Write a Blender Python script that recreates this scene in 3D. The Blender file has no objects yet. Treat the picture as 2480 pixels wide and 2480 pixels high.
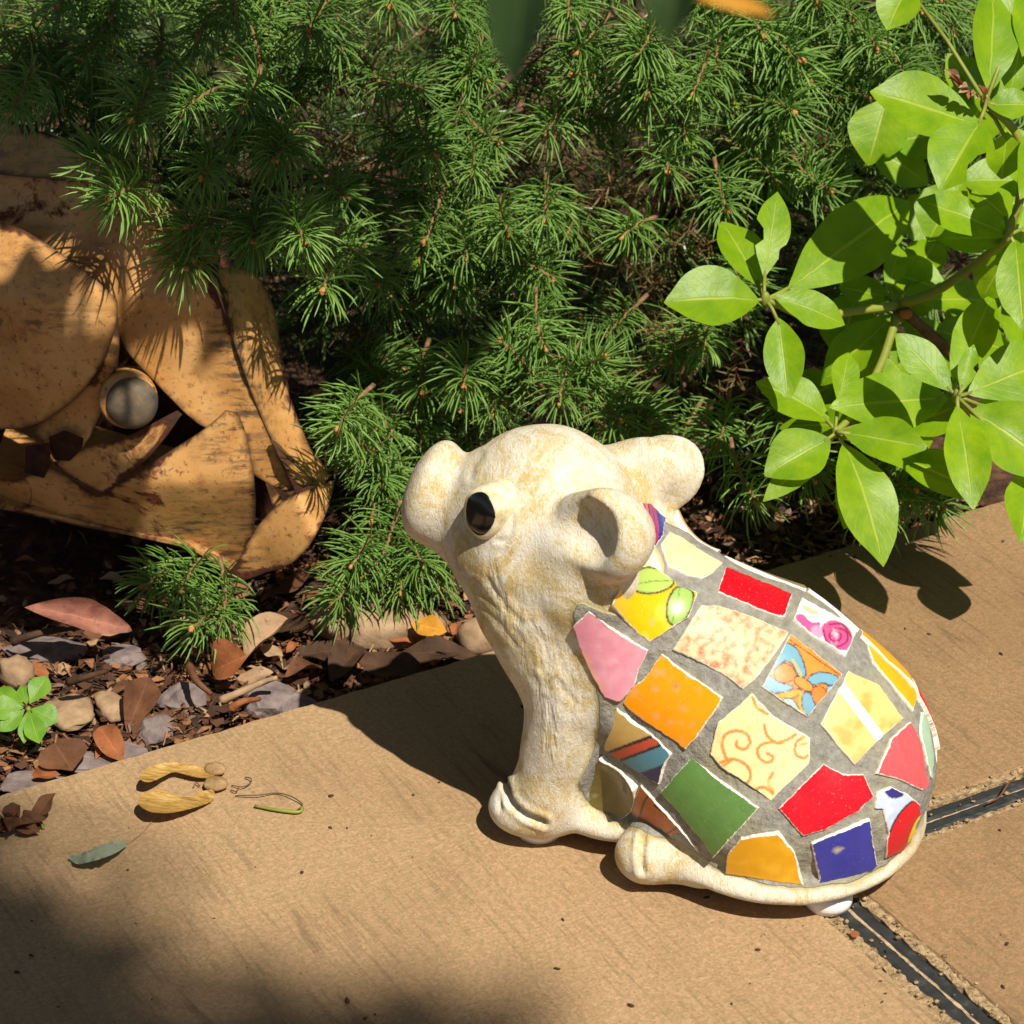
import bpy, math, random
import numpy as np
from mathutils import Vector, Matrix, noise
from mathutils.bvhtree import BVHTree
from mathutils.geometry import delaunay_2d_cdt
random.seed(7); np.random.seed(7)
SC=bpy.context.scene; COL=SC.collection
# ------------------------------------------------------------------ camera, sky, sun, exposure
f=6500.; th=math.radians(28.0); C=np.array([0,-1.0227,.7073])
F=np.array([0,math.cos(th),-math.sin(th)]); U=np.array([0,math.sin(th),math.cos(th)]); X=np.array([1.,0,0])
cam=bpy.data.cameras.new('camera'); camo=bpy.data.objects.new('camera',cam); COL.objects.link(camo)
camo.location=C; camo.rotation_euler=(math.radians(90-28.0),0,0)
cam.sensor_fit='HORIZONTAL'; cam.sensor_width=36; cam.lens=36*f/2480; cam.clip_start=.02; cam.clip_end=200
cam.dof.use_dof=True; cam.dof.focus_distance=1.24; cam.dof.aperture_fstop=26
SC.camera=camo
SUN_EL=math.radians(56); SUN_PHI=math.radians(58)     # light travels to the left and away from the viewer
SD=np.array([math.cos(SUN_EL)*math.cos(SUN_PHI),-math.cos(SUN_EL)*math.sin(SUN_PHI),math.sin(SUN_EL)])  # to the sun
W=bpy.data.worlds.new('World'); SC.world=W; W.use_nodes=True
wn=W.node_tree.nodes; sky=wn.new('ShaderNodeTexSky'); sky.sky_type='NISHITA'; sky.sun_disc=False
sky.sun_elevation=SUN_EL; sky.sun_rotation=math.atan2(SD[0],SD[1])
W.node_tree.links.new(sky.outputs[0],wn['Background'].inputs[0]); wn['Background'].inputs[1].default_value=.05
sl=bpy.data.lights.new('sun','SUN'); sl.energy=5.0; sl.angle=math.radians(.53); sl.color=(1,.93,.82)
so=bpy.data.objects.new('sun',sl); COL.objects.link(so); so.rotation_euler=Vector(SD).to_track_quat('Z','Y').to_euler(); so.location=(1,-2,3)
vs=SC.view_settings; vs.view_transform='Standard'; vs.look='None'; vs.gamma=1; vs.exposure=0.3; vs.use_curve_mapping=False
SC.cycles.max_bounces=6
# ------------------------------------------------------------------ helpers
def ray(x,y): return F+X*(x-1240)/f+U*(1240-y)/f
def gz(x,y,z=0.): d=ray(x,y); return C+d*(z-C[2])/d[2]
def gy(x,y,Y): d=ray(x,y); return C+d*(Y-C[1])/d[1]
def proj(P):
    d=np.asarray(P,float)-C; k=d@F; return np.stack([1240+f*(d@X)/k,1240-f*(d@U)/k],-1)
def lin(r,g,b):
    return tuple((c/255/12.92 if c/255<=.04045 else ((c/255+.055)/1.055)**2.4) for c in(r,g,b))
def unit(v): v=np.asarray(v,float); return v/(np.linalg.norm(v)+1e-12)
class NT:
    def __init__(s,name):
        s.m=bpy.data.materials.new(name); s.m.use_nodes=True; s.t=s.m.node_tree; s.t.nodes.clear()
        s.out=s.t.nodes.new('ShaderNodeOutputMaterial')
    def n(s,ty,o=0,props=None,**inp):
        nd=s.t.nodes.new('ShaderNode'+ty)
        for k,v in (props or {}).items(): setattr(nd,k,v)
        for k,v in inp.items():
            key=int(k[1:]) if k[0]=='i' and k[1:].isdigit() else k.replace('_',' ')
            sk=nd.inputs[key]
            if isinstance(v,bpy.types.NodeSocket): s.t.links.new(v,sk)
            else:
                if sk.type=='RGBA' and len(v)==3: v=(*v,1)
                sk.default_value=v
        return nd.outputs[o]
    def co(s,kind='Object',scale=None):
        c=s.n('TexCoord',o=kind)
        return c if scale is None else s.n('Mapping',Vector=c,Scale=scale)
    def noise(s,scale,detail=4,rough=.6,vec=None,dist=0):
        return s.n('TexNoise',Vector=vec if vec is not None else s.co(),Scale=scale,Detail=detail,Roughness=rough,Distortion=dist)
    def ramp(s,fac,stops):
        nd=s.t.nodes.new('ShaderNodeValToRGB'); cr=nd.color_ramp
        while len(cr.elements)>1: cr.elements.remove(cr.elements[-1])
        for i,(p,c) in enumerate(stops):
            e=cr.elements[0] if i==0 else cr.elements.new(p)
            e.position=p; e.color=(*c,1) if not isinstance(c,(int,float)) else (c,c,c,1)
        s.t.links.new(fac,nd.inputs[0]); return nd.outputs[0]
    def mix(s,fac,a,b,bt='MIX'):
        return s.n('MixRGB',props={'blend_type':bt},Fac=fac,Color1=a,Color2=b)
    def math(s,op,a,b=0.):
        return s.n('Math',props={'operation':op},i0=a,i1=b)
    def attr(s,name,o='Color'): return s.n('Attribute',o=o,props={'attribute_name':name})
    def bump(s,h,st=.5,d=.001,nrm=None):
        kw=dict(Height=h,Strength=st,Distance=d)
        if nrm is not None: kw['Normal']=nrm
        return s.n('Bump',**kw)
    def bsdf(s,col,rough=.6,nrm=None,spec=.5,metal=0.,**kw):
        d={'Base Color':col,'Roughness':rough,'Specular IOR Level':spec,'Metallic':metal}; d.update(kw)
        if nrm is not None: d['Normal']=nrm
        nd=s.t.nodes.new('ShaderNodeBsdfPrincipled')
        for k,v in d.items():
            sk=nd.inputs[k]
            if isinstance(v,bpy.types.NodeSocket): s.t.links.new(v,sk)
            else:
                if sk.type=='RGBA' and len(v)==3: v=(*v,1)
                sk.default_value=v
        return nd.outputs[0]
    def done(s,sh): s.t.links.new(sh,s.out.inputs[0]); return s.m
def obj(name,V,Fa,mats,parent=None,smooth=True,idx=None,kind=None,label=None,cat=None,group=None,col=None,uv=None,fattr=None):
    me=bpy.data.meshes.new(name); me.from_pydata([tuple(map(float,v)) for v in V],[],[tuple(map(int,q)) for q in Fa])
    if not isinstance(mats,(list,tuple)): mats=[mats]
    for m in mats: me.materials.append(m)
    if smooth: me.polygons.foreach_set('use_smooth',[True]*len(me.polygons))
    if idx is not None: me.polygons.foreach_set('material_index',np.asarray(idx,dtype=np.int32))
    if col is not None:
        a=me.color_attributes.new('Col','FLOAT_COLOR','POINT'); c=np.ones((len(V),4),np.float32); c[:,:3]=col; a.data.foreach_set('color',c.ravel())
    if uv is not None:
        a=me.attributes.new('leafco','FLOAT_VECTOR','POINT'); c=np.zeros((len(V),3),np.float32); c[:,:np.shape(uv)[1]]=uv; a.data.foreach_set('vector',c.ravel())
    for k,v in (fattr or {}).items():
        a=me.attributes.new(k,'FLOAT','POINT'); a.data.foreach_set('value',np.asarray(v,np.float32))
    me.update()
    o=bpy.data.objects.new(name,me); COL.objects.link(o)
    if parent: o.parent=parent
    tag(o,label,cat,group,kind); return o
def tag(o,label=None,cat=None,group=None,kind=None):
    for k,v in (('label',label),('category',cat),('group',group),('kind',kind)):
        if v: o[k]=v
    return o
def empty(name,loc,label,cat,group=None):
    o=bpy.data.objects.new(name,None); COL.objects.link(o); o.location=loc; o.empty_display_size=.01
    return tag(o,label,cat,group)
def child(name,V,Fa,mats,parent,**k):      # mesh given in world coordinates, parent without rotation
    V=np.asarray(V,float)-np.array(parent.location if parent.type=='EMPTY' else (0,0,0))
    return obj(name,V,Fa,mats,parent,**k)
def tube(pts,rad,n=6,caps=True):
    pts=np.asarray(pts,float); m=len(pts); rad=np.broadcast_to(rad,(m,)) if np.ndim(rad)<2 else rad
    V=[];Fa=[]; up=np.array([.31,.2,.93])
    for i in range(m):
        t=unit(pts[min(i+1,m-1)]-pts[max(i-1,0)]); a=unit(np.cross(t,up)); b=np.cross(t,a)
        for k in range(n):
            q=2*math.pi*k/n; V.append(pts[i]+rad[i]*(math.cos(q)*a+math.sin(q)*b))
    for i in range(m-1):
        for k in range(n):
            Fa.append((i*n+k,i*n+(k+1)%n,(i+1)*n+(k+1)%n,(i+1)*n+k))
    if caps: Fa.append(tuple(range(n))[::-1]); Fa.append(tuple(range((m-1)*n,m*n)))
    return V,Fa
def spline(pts,n=6):
    pts=[np.asarray(p,float) for p in pts]; out=[]
    P=[2*pts[0]-pts[1]]+pts+[2*pts[-1]-pts[-2]]
    for i in range(1,len(P)-2):
        for t in np.linspace(0,1,n,endpoint=False):
            a,b,c,d=P[i-1:i+3]
            out.append(.5*(2*b+(c-a)*t+(2*a-5*b+4*c-d)*t*t+(3*b-a-3*c+d)*t**3))
    out.append(pts[-1]); return np.array(out)
def chaikin(p,it=2):
    p=np.asarray(p,float)
    for _ in range(it):
        q=np.roll(p,-1,0); p=np.stack([.75*p+.25*q,.25*p+.75*q],1).reshape(-1,p.shape[1])
    return p
def resample(p,step):
    p=np.asarray(p,float); out=[]
    for a,b in zip(p,np.roll(p,-1,0)):
        n=max(1,int(round(np.linalg.norm(b-a)/step)))
        for t in range(n): out.append(a+(b-a)*t/n)
    return np.array(out)
def inpoly(P,poly):
    P=np.asarray(P,float); x,y=P[:,0],P[:,1]; r=np.zeros(len(P),bool); n=len(poly)
    for i in range(n):
        x1,y1=poly[i]; x2,y2=poly[(i+1)%n]
        c=((y1>y)!=(y2>y)); 
        with np.errstate(divide='ignore',invalid='ignore'): r^=c&(x<(x2-x1)*(y-y1)/(y2-y1)+x1)
    return r
def segdist(P,A,B):
    ab=B-A; h=np.clip(((P-A)@ab)/(ab@ab+1e-12),0,1); return np.linalg.norm(P-A-h[:,None]*ab,axis=1)
def polydist(P,pts,closed=False):
    pts=np.asarray(pts,float); d=np.full(len(P),1e9)
    rng=range(len(pts)) if closed else range(len(pts)-1)
    for i in rng: d=np.minimum(d,segdist(P,pts[i],pts[(i+1)%len(pts)]))
    return d
def cdt(outline,step,jit=.25,margin=.55):
    o=np.asarray(outline,float); lo,hi=o.min(0),o.max(0)
    gx=np.arange(lo[0]+step*.5,hi[0],step); gyy=np.arange(lo[1]+step*.5,hi[1],step)
    g=np.stack(np.meshgrid(gx,gyy),-1).reshape(-1,2)
    if len(g):
        g=g+np.random.uniform(-jit,jit,g.shape)*step; g=g[inpoly(g,o)]
        if len(g): g=g[polydist(g,o,True)>step*margin]
    n=len(o); pts=[Vector(p) for p in np.concatenate([o,g]) if True]
    r=delaunay_2d_cdt(pts,[],[list(range(n))],1,1e-9)
    V=np.array([tuple(v) for v in r[0]]); 
    return V,[tuple(q) for q in r[2]]
def boundary(Fa):
    e={}
    for q in Fa:
        for a,b in zip(q,q[1:]+q[:1]): e[(a,b)]=1
    return [(a,b) for (a,b) in e if (b,a) not in e]
def vnoise(P,s): return np.array([noise.noise(Vector(tuple(p*s))) for p in np.asarray(P,float)])
def blob(c,r,seed=0,sub=2,amp=.18,flat=None,fr=1.3):
    import bmesh
    bm=bmesh.new(); bmesh.ops.create_icosphere(bm,subdivisions=sub,radius=1)
    V=np.array([v.co[:] for v in bm.verts]); Fa=[tuple(v.index for v in q.verts) for q in bm.faces]; bm.free()
    o=np.array([seed*3.7,seed*1.9,seed*.7])
    V=V*(1+amp*np.array([noise.noise(Vector(tuple(v*fr+o))) for v in V])+amp*.35*np.array([noise.noise(Vector(tuple(v*fr*3+o))) for v in V]))[:,None]
    return V*np.array(r)+np.array(c),Fa
def thick(V,Fa,nrm,t):        # sheet -> solid: V front sheet, nrm per vertex or single
    V=np.asarray(V,float); n=len(V); nrm=np.broadcast_to(nrm,V.shape)
    V2=np.concatenate([V,V-nrm*t]); F2=list(Fa)+[tuple(i+n for i in q[::-1]) for q in Fa]; nb=len(F2)
    B=boundary(Fa); V2=np.concatenate([V2,V2]); m=2*n       # the rim has vertices of its own, so its edges stay crisp
    for a,b in B: F2.append((b+m,a+m,a+n+m,b+n+m))
    return V2,F2,nb
def join(parts):
    V=[];Fa=[];o=0
    for v,q in parts:
        V.append(np.asarray(v,float)); Fa+= [tuple(i+o for i in t) for t in q]; o+=len(v)
    return np.concatenate(V),Fa
# ------------------------------------------------------------------ materials
def m_slab(nm='sandstone slab',tint=(1,1,1)):
    t=NT(nm); co=t.co()
    rot=t.n('Mapping',Vector=co,Scale=(1,.05,1)); rot2=t.n('Mapping',Vector=co,Rotation=(0,0,.12),Scale=(1,.09,1))
    st=t.noise(330,5,.7,rot,.4); st2=t.noise(90,5,.65,rot2,.5)
    a=t.noise(620,5,.72,co,.4); b=t.noise(300,5,.7,co,.3); bl=t.noise(12,5,.62,co); big=t.noise(4.5,4,.6,co)
    c=t.ramp(a,[(.32,lin(146,118,82)),(.46,lin(178,146,106)),(.56,lin(190,154,116)),(.7,lin(206,172,132))])
    c=t.mix(t.ramp(b,[(.42,.6),(.52,0.)]),c,lin(160,136,96)); c=t.mix(t.ramp(b,[(.55,0.),(.68,.6)]),c,lin(204,164,128))
    c=t.mix(t.ramp(bl,[(.5,0.),(.72,.35)]),c,lin(146,120,88)); c=t.mix(t.ramp(big,[(.5,0.),(.68,.3)]),c,lin(150,116,84))
    pm=t.ramp(t.noise(16,3,.55,co),[(.4,0.),(.52,1.)])
    ln=t.math('MULTIPLY',t.ramp(st,[(.52,0.),(.62,1.)]),pm); ln2=t.math('MULTIPLY',t.ramp(st2,[(.58,0.),(.66,1.)]),t.ramp(t.noise(10,3,.55,co),[(.5,0.),(.6,1.)]))
    c=t.mix(t.math('MULTIPLY',ln,.32),c,lin(112,90,64)); c=t.mix(t.math('MULTIPLY',ln2,.55),c,lin(100,80,58))
    c=t.mix(t.ramp(t.noise(480,2,.5,co),[(.73,0.),(.78,.65)]),c,lin(84,64,46))
    c=t.mix(1.,c,tint,'MULTIPLY')
    h=t.math('SUBTRACT',t.math('ADD',t.math('MULTIPLY',a,.6),t.math('MULTIPLY',b,.7)),t.math('ADD',t.math('MULTIPLY',ln,.35),t.math('MULTIPLY',ln2,.5)))
    return t.done(t.bsdf(c,.85,t.bump(h,.45,.0013),.25))
def m_simple(name,stops,scale,rough=.8,bs=.5,bd=.001,bscale=None,spec=.3,detail=5):
    t=NT(name); n=t.noise(scale,detail,.65); h=t.noise(bscale or scale*2.5,4,.7)
    return t.done(t.bsdf(t.ramp(n,stops),rough,t.bump(h,bs,bd),spec))
def m_paint():                   # cream paint, white dry-brushed over tan, raised brush hairs; grout where 'mosaic' is 1
    t=NT('dry brushed cream paint'); co=t.co()
    w=t.noise(34,7,.72,co,1.5); fi=t.n('Mapping',Vector=co,Rotation=(.3,.5,.9),Scale=(1,.4,.55)); hair=t.noise(420,4,.7,fi,2.6)
    hb=t.noise(800,3,.6,fi,1.0)
    msk=t.math('ADD',t.math('MULTIPLY',w,.62),t.math('MULTIPLY',hair,.42))
    cream=t.ramp(msk,[(.41,lin(190,164,106)),(.47,lin(202,182,136)),(.52,lin(212,202,178)),(.62,lin(220,214,200))])
    cream=t.mix(t.ramp(t.noise(11,4,.6,co),[(.6,0.),(.75,.45)]),cream,lin(205,180,112))
    gn=t.noise(240,5,.7,co); g=t.ramp(gn,[(.3,lin(122,118,108)),(.55,lin(150,147,137)),(.75,lin(168,166,156))])
    g=t.mix(t.ramp(t.noise(20,4,.6,co),[(.52,0.),(.7,.5)]),g,lin(168,160,118))
    gm=t.attr('mosaic','Fac'); gm2=t.ramp(t.math('ADD',gm,t.math('MULTIPLY',t.math('SUBTRACT',t.noise(160,3,.6,co),.5),.5)),[(.42,0.),(.58,1.)])
    rim=t.ramp(t.math('ADD',gm,t.math('MULTIPLY',t.math('SUBTRACT',t.noise(60,3,.6,co),.5),.7)),[(.02,0.),(.2,1.)])
    cream=t.mix(t.math('MULTIPLY',rim,.75),cream,lin(178,166,112))
    c=t.mix(gm2,cream,g)
    wr=t.n('Mapping',Vector=co,Rotation=(0,.35,0),Scale=(1,.7,.22)); fold=t.noise(130,3,.55,wr,.8)
    wm=t.attr('wrinkle','Fac')
    hh=t.math('ADD',t.math('MULTIPLY',hair,.7),t.math('ADD',t.math('MULTIPLY',hb,.35),t.math('MULTIPLY',t.math('MULTIPLY',fold,wm),6.)))
    hh=t.mix(gm2,hh,t.math('MULTIPLY',gn,2.4))
    return t.done(t.bsdf(c,t.mix(gm2,(.8,)*3,(.92,)*3),t.bump(hh,.65,.0013),.2))
def m_glaze():
    t=NT('tile glaze'); c=t.attr('Col'); n=t.noise(900,3,.6); s=t.noise(55,3,.6)
    c=t.mix(t.ramp(n,[(.62,0.),(.75,.25)]),c,t.mix(.5,c,(1,1,1)))
    ch=t.ramp(t.noise(210,3,.55),[(.775,0.),(.79,.85)])
    c=t.mix(ch,c,lin(225,205,180))
    return t.done(t.bsdf(c,t.ramp(s,[(.3,.22),(.7,.42)]),t.bump(t.math('SUBTRACT',s,t.math('MULTIPLY',ch,.3)),.25,.0008),.45))
def m_flat(name,c,rough=.5,spec=.4,var=.15,scale=60,metal=0):
    t=NT(name); n=t.noise(scale,4,.6); a=tuple(x*(1-var) for x in c); b=tuple(min(1,x*(1+var)) for x in c)
    return t.done(t.bsdf(t.ramp(n,[(.3,a),(.7,b)]),rough,t.bump(n,.2,.0006),spec,metal))
def m_leaf(name,base,dark,vein,trans=.45,rough=.34,yel=None):
    t=NT(name); lc=t.attr('leafco','Vector'); sp=t.t.nodes.new('ShaderNodeSeparateXYZ'); t.t.links.new(lc,sp.inputs[0])
    x,y=sp.outputs[0],sp.outputs[1]        # x across -1..1, y along 0..1
    ax=t.math('ABSOLUTE',x)
    mid=t.ramp(ax,[(.0,1.),(.035,.9),(.07,0.)])
    v=t.math('SUBTRACT',t.math('MULTIPLY',y,9.),t.math('MULTIPLY',ax,2.6))
    v=t.math('ADD',v,t.math('MULTIPLY',t.noise(60,2,.5),.5))
    fr=t.math('ABSOLUTE',t.math('SUBTRACT',t.math('FRACT',v),.5)); vn=t.ramp(fr,[(0.,1.),(.1,0.)])
    n=t.noise(70,4,.6); sp1=t.noise(420,3,.6)
    oi=t.n('ObjectInfo',o='Random')
    c=t.mix(t.ramp(n,[(.3,0.),(.7,1.)]),dark,base)
    c=t.mix(t.math('MULTIPLY',oi,.5),c,t.mix(.5,c,dark))
    c=t.mix(t.math('MULTIPLY',vn,.12),c,vein); c=t.mix(t.math('MULTIPLY',mid,.75),c,vein)
    c=t.mix(t.ramp(sp1,[(.7,0.),(.78,.5)]),c,lin(110,95,40))
    h=t.math('ADD',t.math('MULTIPLY',sp1,.4),t.math('SUBTRACT',t.math('MULTIPLY',t.noise(190,2,.5),.7),t.math('ADD',t.math('MULTIPLY',vn,.1),t.math('MULTIPLY',mid,.9))))
    nb=t.bump(h,.45,.0007)
    p=t.bsdf(c,rough,nb,.45); tr=t.n('BsdfTranslucent',Color=t.mix(1.,c,yel or (1.,1.,.35),'MULTIPLY'),Normal=nb)
    return t.done(t.n('MixShader',i0=trans,i1=p,i2=tr))
def m_needle(name,a,b,trans=.3):
    t=NT(name); oi=t.n('ObjectInfo',o='Random'); n=t.noise(45,3,.6,t.n('NewGeometry',o='Position'))
    lc=t.attr('leafco','Vector'); sp=t.t.nodes.new('ShaderNodeSeparateXYZ'); t.t.links.new(lc,sp.inputs[0])
    c=t.mix(t.ramp(n,[(.3,0.),(.7,1.)]),a,b); c=t.mix(t.math('MULTIPLY',sp.outputs[1],.35),c,lin(176,198,120))
    c=t.mix(t.math('MULTIPLY',oi,.5),c,t.mix(1.,c,(.42,.5,.42),'MULTIPLY'))
    p=t.bsdf(c,.38,None,.5); tr=t.n('BsdfTranslucent',Color=t.mix(1.,c,(1.,1.,.5),'MULTIPLY'))
    return t.done(t.n('MixShader',i0=trans,i1=p,i2=tr))
def m_rust():
    t=NT('rusting ochre paint'); co=t.co('Object')
    n=t.noise(26,6,.65,co,.5); sp=t.noise(330,4,.7,co); pt=t.noise(15,6,.7,co,1.)
    sc=t.n('Mapping',Vector=co,Rotation=(.2,.5,.5),Scale=(.35,1,1.6)); scr=t.noise(150,5,.7,sc)
    c=t.ramp(n,[(.3,lin(178,128,70)),(.5,lin(206,154,92)),(.72,lin(216,172,114))])
    c=t.mix(t.ramp(sp,[(.57,0.),(.68,.8)]),c,lin(104,58,32)); c=t.mix(t.ramp(t.noise(120,4,.7,co),[(.56,0.),(.7,.5)]),c,lin(140,84,46))
    e=t.attr('edge','Fac')
    rr=t.ramp(t.math('ADD',pt,t.math('MULTIPLY',e,.1)),[(.585,0.),(.635,1.)])
    rc=t.ramp(sp,[(.3,lin(58,30,20)),(.55,lin(112,58,34)),(.75,lin(166,92,52))])
    c=t.mix(t.math('MULTIPLY',t.math('MULTIPLY',t.ramp(scr,[(.48,0.),(.6,.85)]),t.ramp(t.noise(11,3,.5,co),[(.53,0.),(.64,1.)])),1.),c,lin(66,62,58))
    c=t.mix(rr,c,rc); c=t.mix(t.math('MULTIPLY',t.math('POWER',e,1.5),.85),c,lin(62,44,32))
    h=t.math('ADD',t.math('MULTIPLY',sp,.5),t.math('MULTIPLY',rr,.9))
    return t.done(t.bsdf(c,t.mix(rr,(.42,)*3,(.85,)*3),t.bump(h,.4,.0009),.4))
def m_dry(name,a,b,trans=.2):
    t=NT(name); n=t.noise(55,5,.7); n2=t.noise(260,3,.6)
    lc=t.attr('leafco','Vector'); sp=t.t.nodes.new('ShaderNodeSeparateXYZ'); t.t.links.new(lc,sp.inputs[0])
    mid=t.ramp(t.math('ABSOLUTE',sp.outputs[0]),[(0.,1.),(.06,0.)])
    c=t.ramp(n,[(.3,a),(.7,b)]); c=t.mix(t.ramp(n2,[(.6,0.),(.75,.6)]),c,tuple(x*.35 for x in a)); c=t.mix(t.math('MULTIPLY',mid,.35),c,tuple(min(1,x*1.5) for x in b))
    nb=t.bump(t.math('ADD',n,n2),.5,.001); p=t.bsdf(c,.75,nb,.25); tr=t.n('BsdfTranslucent',Color=c)
    return t.done(t.n('MixShader',i0=trans,i1=p,i2=tr))
M={}
M['slab']=m_slab('sandstone slab',(.86,.87,.88)); M['slab2']=m_slab('brown sandstone slab',(.67,.64,.61))
M['mortar']=m_simple('crumbling mortar',[(.3,lin(96,78,58)),(.5,lin(180,152,112)),(.7,lin(206,182,142))],330,.95,.9,.002)
M['rubber']=m_simple('black joint strip',[(.3,lin(34,36,36)),(.6,lin(52,54,53)),(.8,lin(96,92,84))],130,.55,.35,.0006,400,.4)
M['paleline']=m_simple('pale joint filler',[(.3,lin(120,100,78)),(.6,lin(190,166,132))],300,.9,.5,.0006)
M['soil']=m_simple('garden soil',[(.25,lin(40,27,19)),(.5,lin(78,54,38)),(.75,lin(128,92,66))],90,.95,1.,.004,200)
M['ground']=m_simple('far soil',[(.3,lin(38,28,20)),(.7,lin(72,54,38))],40,.95,.8,.005)
M['paint']=m_paint(); M['glaze']=m_glaze()
M['bisque']=m_flat('white tile body',lin(226,218,204),.75,.3,.1,300)
M['pad']=m_flat('white rubber pad',lin(232,232,230),.5,.4,.04)
M['black']=m_flat('black gloss paint',(.006,.006,.006),.13,.6,.1)
M['eyewhite']=m_simple('chipped cream paint',[(.35,lin(186,170,120)),(.5,lin(222,208,172)),(.7,lin(236,228,206))],140,.55,.5,.0008,260)
M['rhodo']=m_leaf('rhododendron leaf',lin(158,192,18),lin(116,162,12),lin(186,208,72),.46,.42)
M['seedling']=m_leaf('seedling leaf',lin(130,178,48),lin(98,150,38),lin(170,200,90),.4,.45)
M['treeleaf']=m_leaf('tree leaf',lin(58,84,38),lin(38,62,30),lin(80,104,50),.3,.5)
M['stemgreen']=m_flat('green stem',lin(128,136,52),.5,.4,.2)
M['bark']=m_simple('bark',[(.3,lin(70,52,40)),(.6,lin(112,88,68)),(.8,lin(150,124,98))],160,.9,.8,.001)
M['twig']=m_simple('spruce twig',[(.3,lin(96,70,46)),(.6,lin(146,114,78)),(.8,lin(184,156,112))],400,.8,.6,.0006)
M['bud']=m_flat('tan bud',lin(176,126,74),.6,.3,.25,900)
M['newbud']=m_leaf('fresh bud',lin(160,196,60),lin(120,170,50),lin(180,210,90),.35,.4)
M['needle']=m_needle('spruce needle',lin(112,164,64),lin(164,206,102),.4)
M['needlein']=m_needle('inner spruce needle',lin(42,74,30),lin(70,106,42))  # older needles, darkened further so the gaps between shoots read as shade
M['dead']=m_needle('dead needle',lin(92,56,38),lin(140,88,58),.15)
M['rust']=m_rust(); M['rustdark']=m_simple('dark rust',[(.3,lin(34,20,14)),(.6,lin(72,40,26)),(.8,lin(112,66,40))],140,.9,.8,.001)
M['steel']=m_simple('scuffed eye metal',[(.4,lin(58,58,60)),(.55,lin(100,86,66)),(.72,lin(160,122,76))],34,.62,.3,.0006,240,.3)
M['stone']=m_simple('purple grey stone',[(.3,lin(92,80,78)),(.55,lin(126,112,108)),(.8,lin(150,136,130))],110,.85,.7,.0012,300)
M['tanstone']=m_simple('tan stone',[(.3,lin(124,98,72)),(.6,lin(168,140,108)),(.8,lin(190,164,130))],80,.85,.5,.0012,260)
M['dry1']=m_dry('brown dry leaf',lin(84,54,36),lin(128,86,58)); M['dry2']=m_dry('orange dry leaf',lin(132,74,42),lin(176,112,70))
M['dry3']=m_dry('pale dry leaf',lin(150,118,88),lin(196,164,128)); M['dry4']=m_dry('pink brown dry leaf',lin(124,78,66),lin(178,122,100))
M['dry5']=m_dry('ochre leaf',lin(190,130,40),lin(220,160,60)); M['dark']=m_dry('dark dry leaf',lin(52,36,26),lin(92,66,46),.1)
M['wing']=m_dry('seed wing',lin(186,144,64),lin(216,180,96),.3); M['seed']=m_simple('fuzzy seed',[(.3,lin(128,98,62)),(.6,lin(166,134,92)),(.8,lin(186,172,140))],200,.9,.8,.001,700)
M['grey']=m_dry('grey green dry leaf',lin(112,124,100),lin(160,170,146))
def m_chip():
    t=NT('bark litter'); lc=t.attr('leafco','Vector'); sp=t.t.nodes.new('ShaderNodeSeparateXYZ'); t.t.links.new(lc,sp.inputs[0])
    c=t.ramp(sp.outputs[1],[(0.,lin(38,27,21)),(.4,lin(74,50,35)),(.66,lin(116,75,49)),(.85,lin(154,108,72)),(.94,lin(170,140,103)),(1.,lin(104,92,86))])
    n=t.noise(300,4,.7); c=t.mix(t.ramp(n,[(.45,0.),(.7,.6)]),c,lin(70,48,36))
    return t.done(t.bsdf(c,.85,t.bump(n,.6,.001),.25))
M['chip']=m_chip()
def m_wing():
    t=NT('veined seed wing'); v=t.n('Mapping',Vector=t.co(),Rotation=(0,0,.15),Scale=(.12,1,1)); n=t.noise(520,4,.65,v,.6); b=t.noise(70,4,.6)
    c=t.ramp(t.math('ADD',t.math('MULTIPLY',n,.6),t.math('MULTIPLY',b,.4)),[(.36,lin(140,100,48)),(.5,lin(194,154,80)),(.64,lin(222,190,118))])
    nb=t.bump(n,.8,.0012); return t.done(t.n('MixShader',i0=.25,i1=t.bsdf(c,.5,nb,.4),i2=t.n('BsdfTranslucent',Color=c)))
M['wing']=m_wing()
# ------------------------------------------------------------------ paving
a0=math.radians(29.8); E1=np.array([math.cos(a0),math.sin(a0),0]); E2=np.array([math.sin(a0),-math.cos(a0),0])
def slab(q,mat='slab'):           # q: polygon in (e1,e2) metres
    o=resample(q,.006); o=o+np.random.normal(0,.00022,o.shape)
    n=len(o); cen=o.mean(0); ins=[]
    V=[];Fa=[]
    def ring(off,z):
        q=np.asarray(o); t=np.roll(q,-1,0)-np.roll(q,1,0); nn=np.stack([-t[:,1],t[:,0]],1); nn/=np.linalg.norm(nn,axis=1)[:,None]
        s=1 if ((cen-q[0])@nn[0])>0 else -1
        p=q+nn*s*off; p=p+np.random.normal(0,.00018,p.shape)*(off>0)
        return [(x,y,z) for x,y in p]
    V=ring(0,-.035)+ring(0,-.0016)+ring(.0012,0)
    for r in(0,1):
        for i in range(n): j=(i+1)%n; Fa.append((r*n+i,r*n+j,(r+1)*n+j,(r+1)*n+i))
    Fa.append(tuple(range(2*n,3*n))); Fa.append(tuple(range(n))[::-1])
    ob=obj('paving_slab',V,Fa,M[mat],smooth=False,kind='structure')
    # local frame: x along E1, y along -E2
    ob.matrix_world=Matrix(((E1[0],E2[0],0,0),(E1[1],E2[1],0,0),(0,0,1,0),(0,0,0,1)))
    return ob
BK=-.1415
slab([(-.62,BK),(.0845,BK),(.0845,.42),(-.62,.42)])
slab([(.1095,BK),(.62,BK),(.62,.0785),(.1095,.0785)],'slab2')
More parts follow.
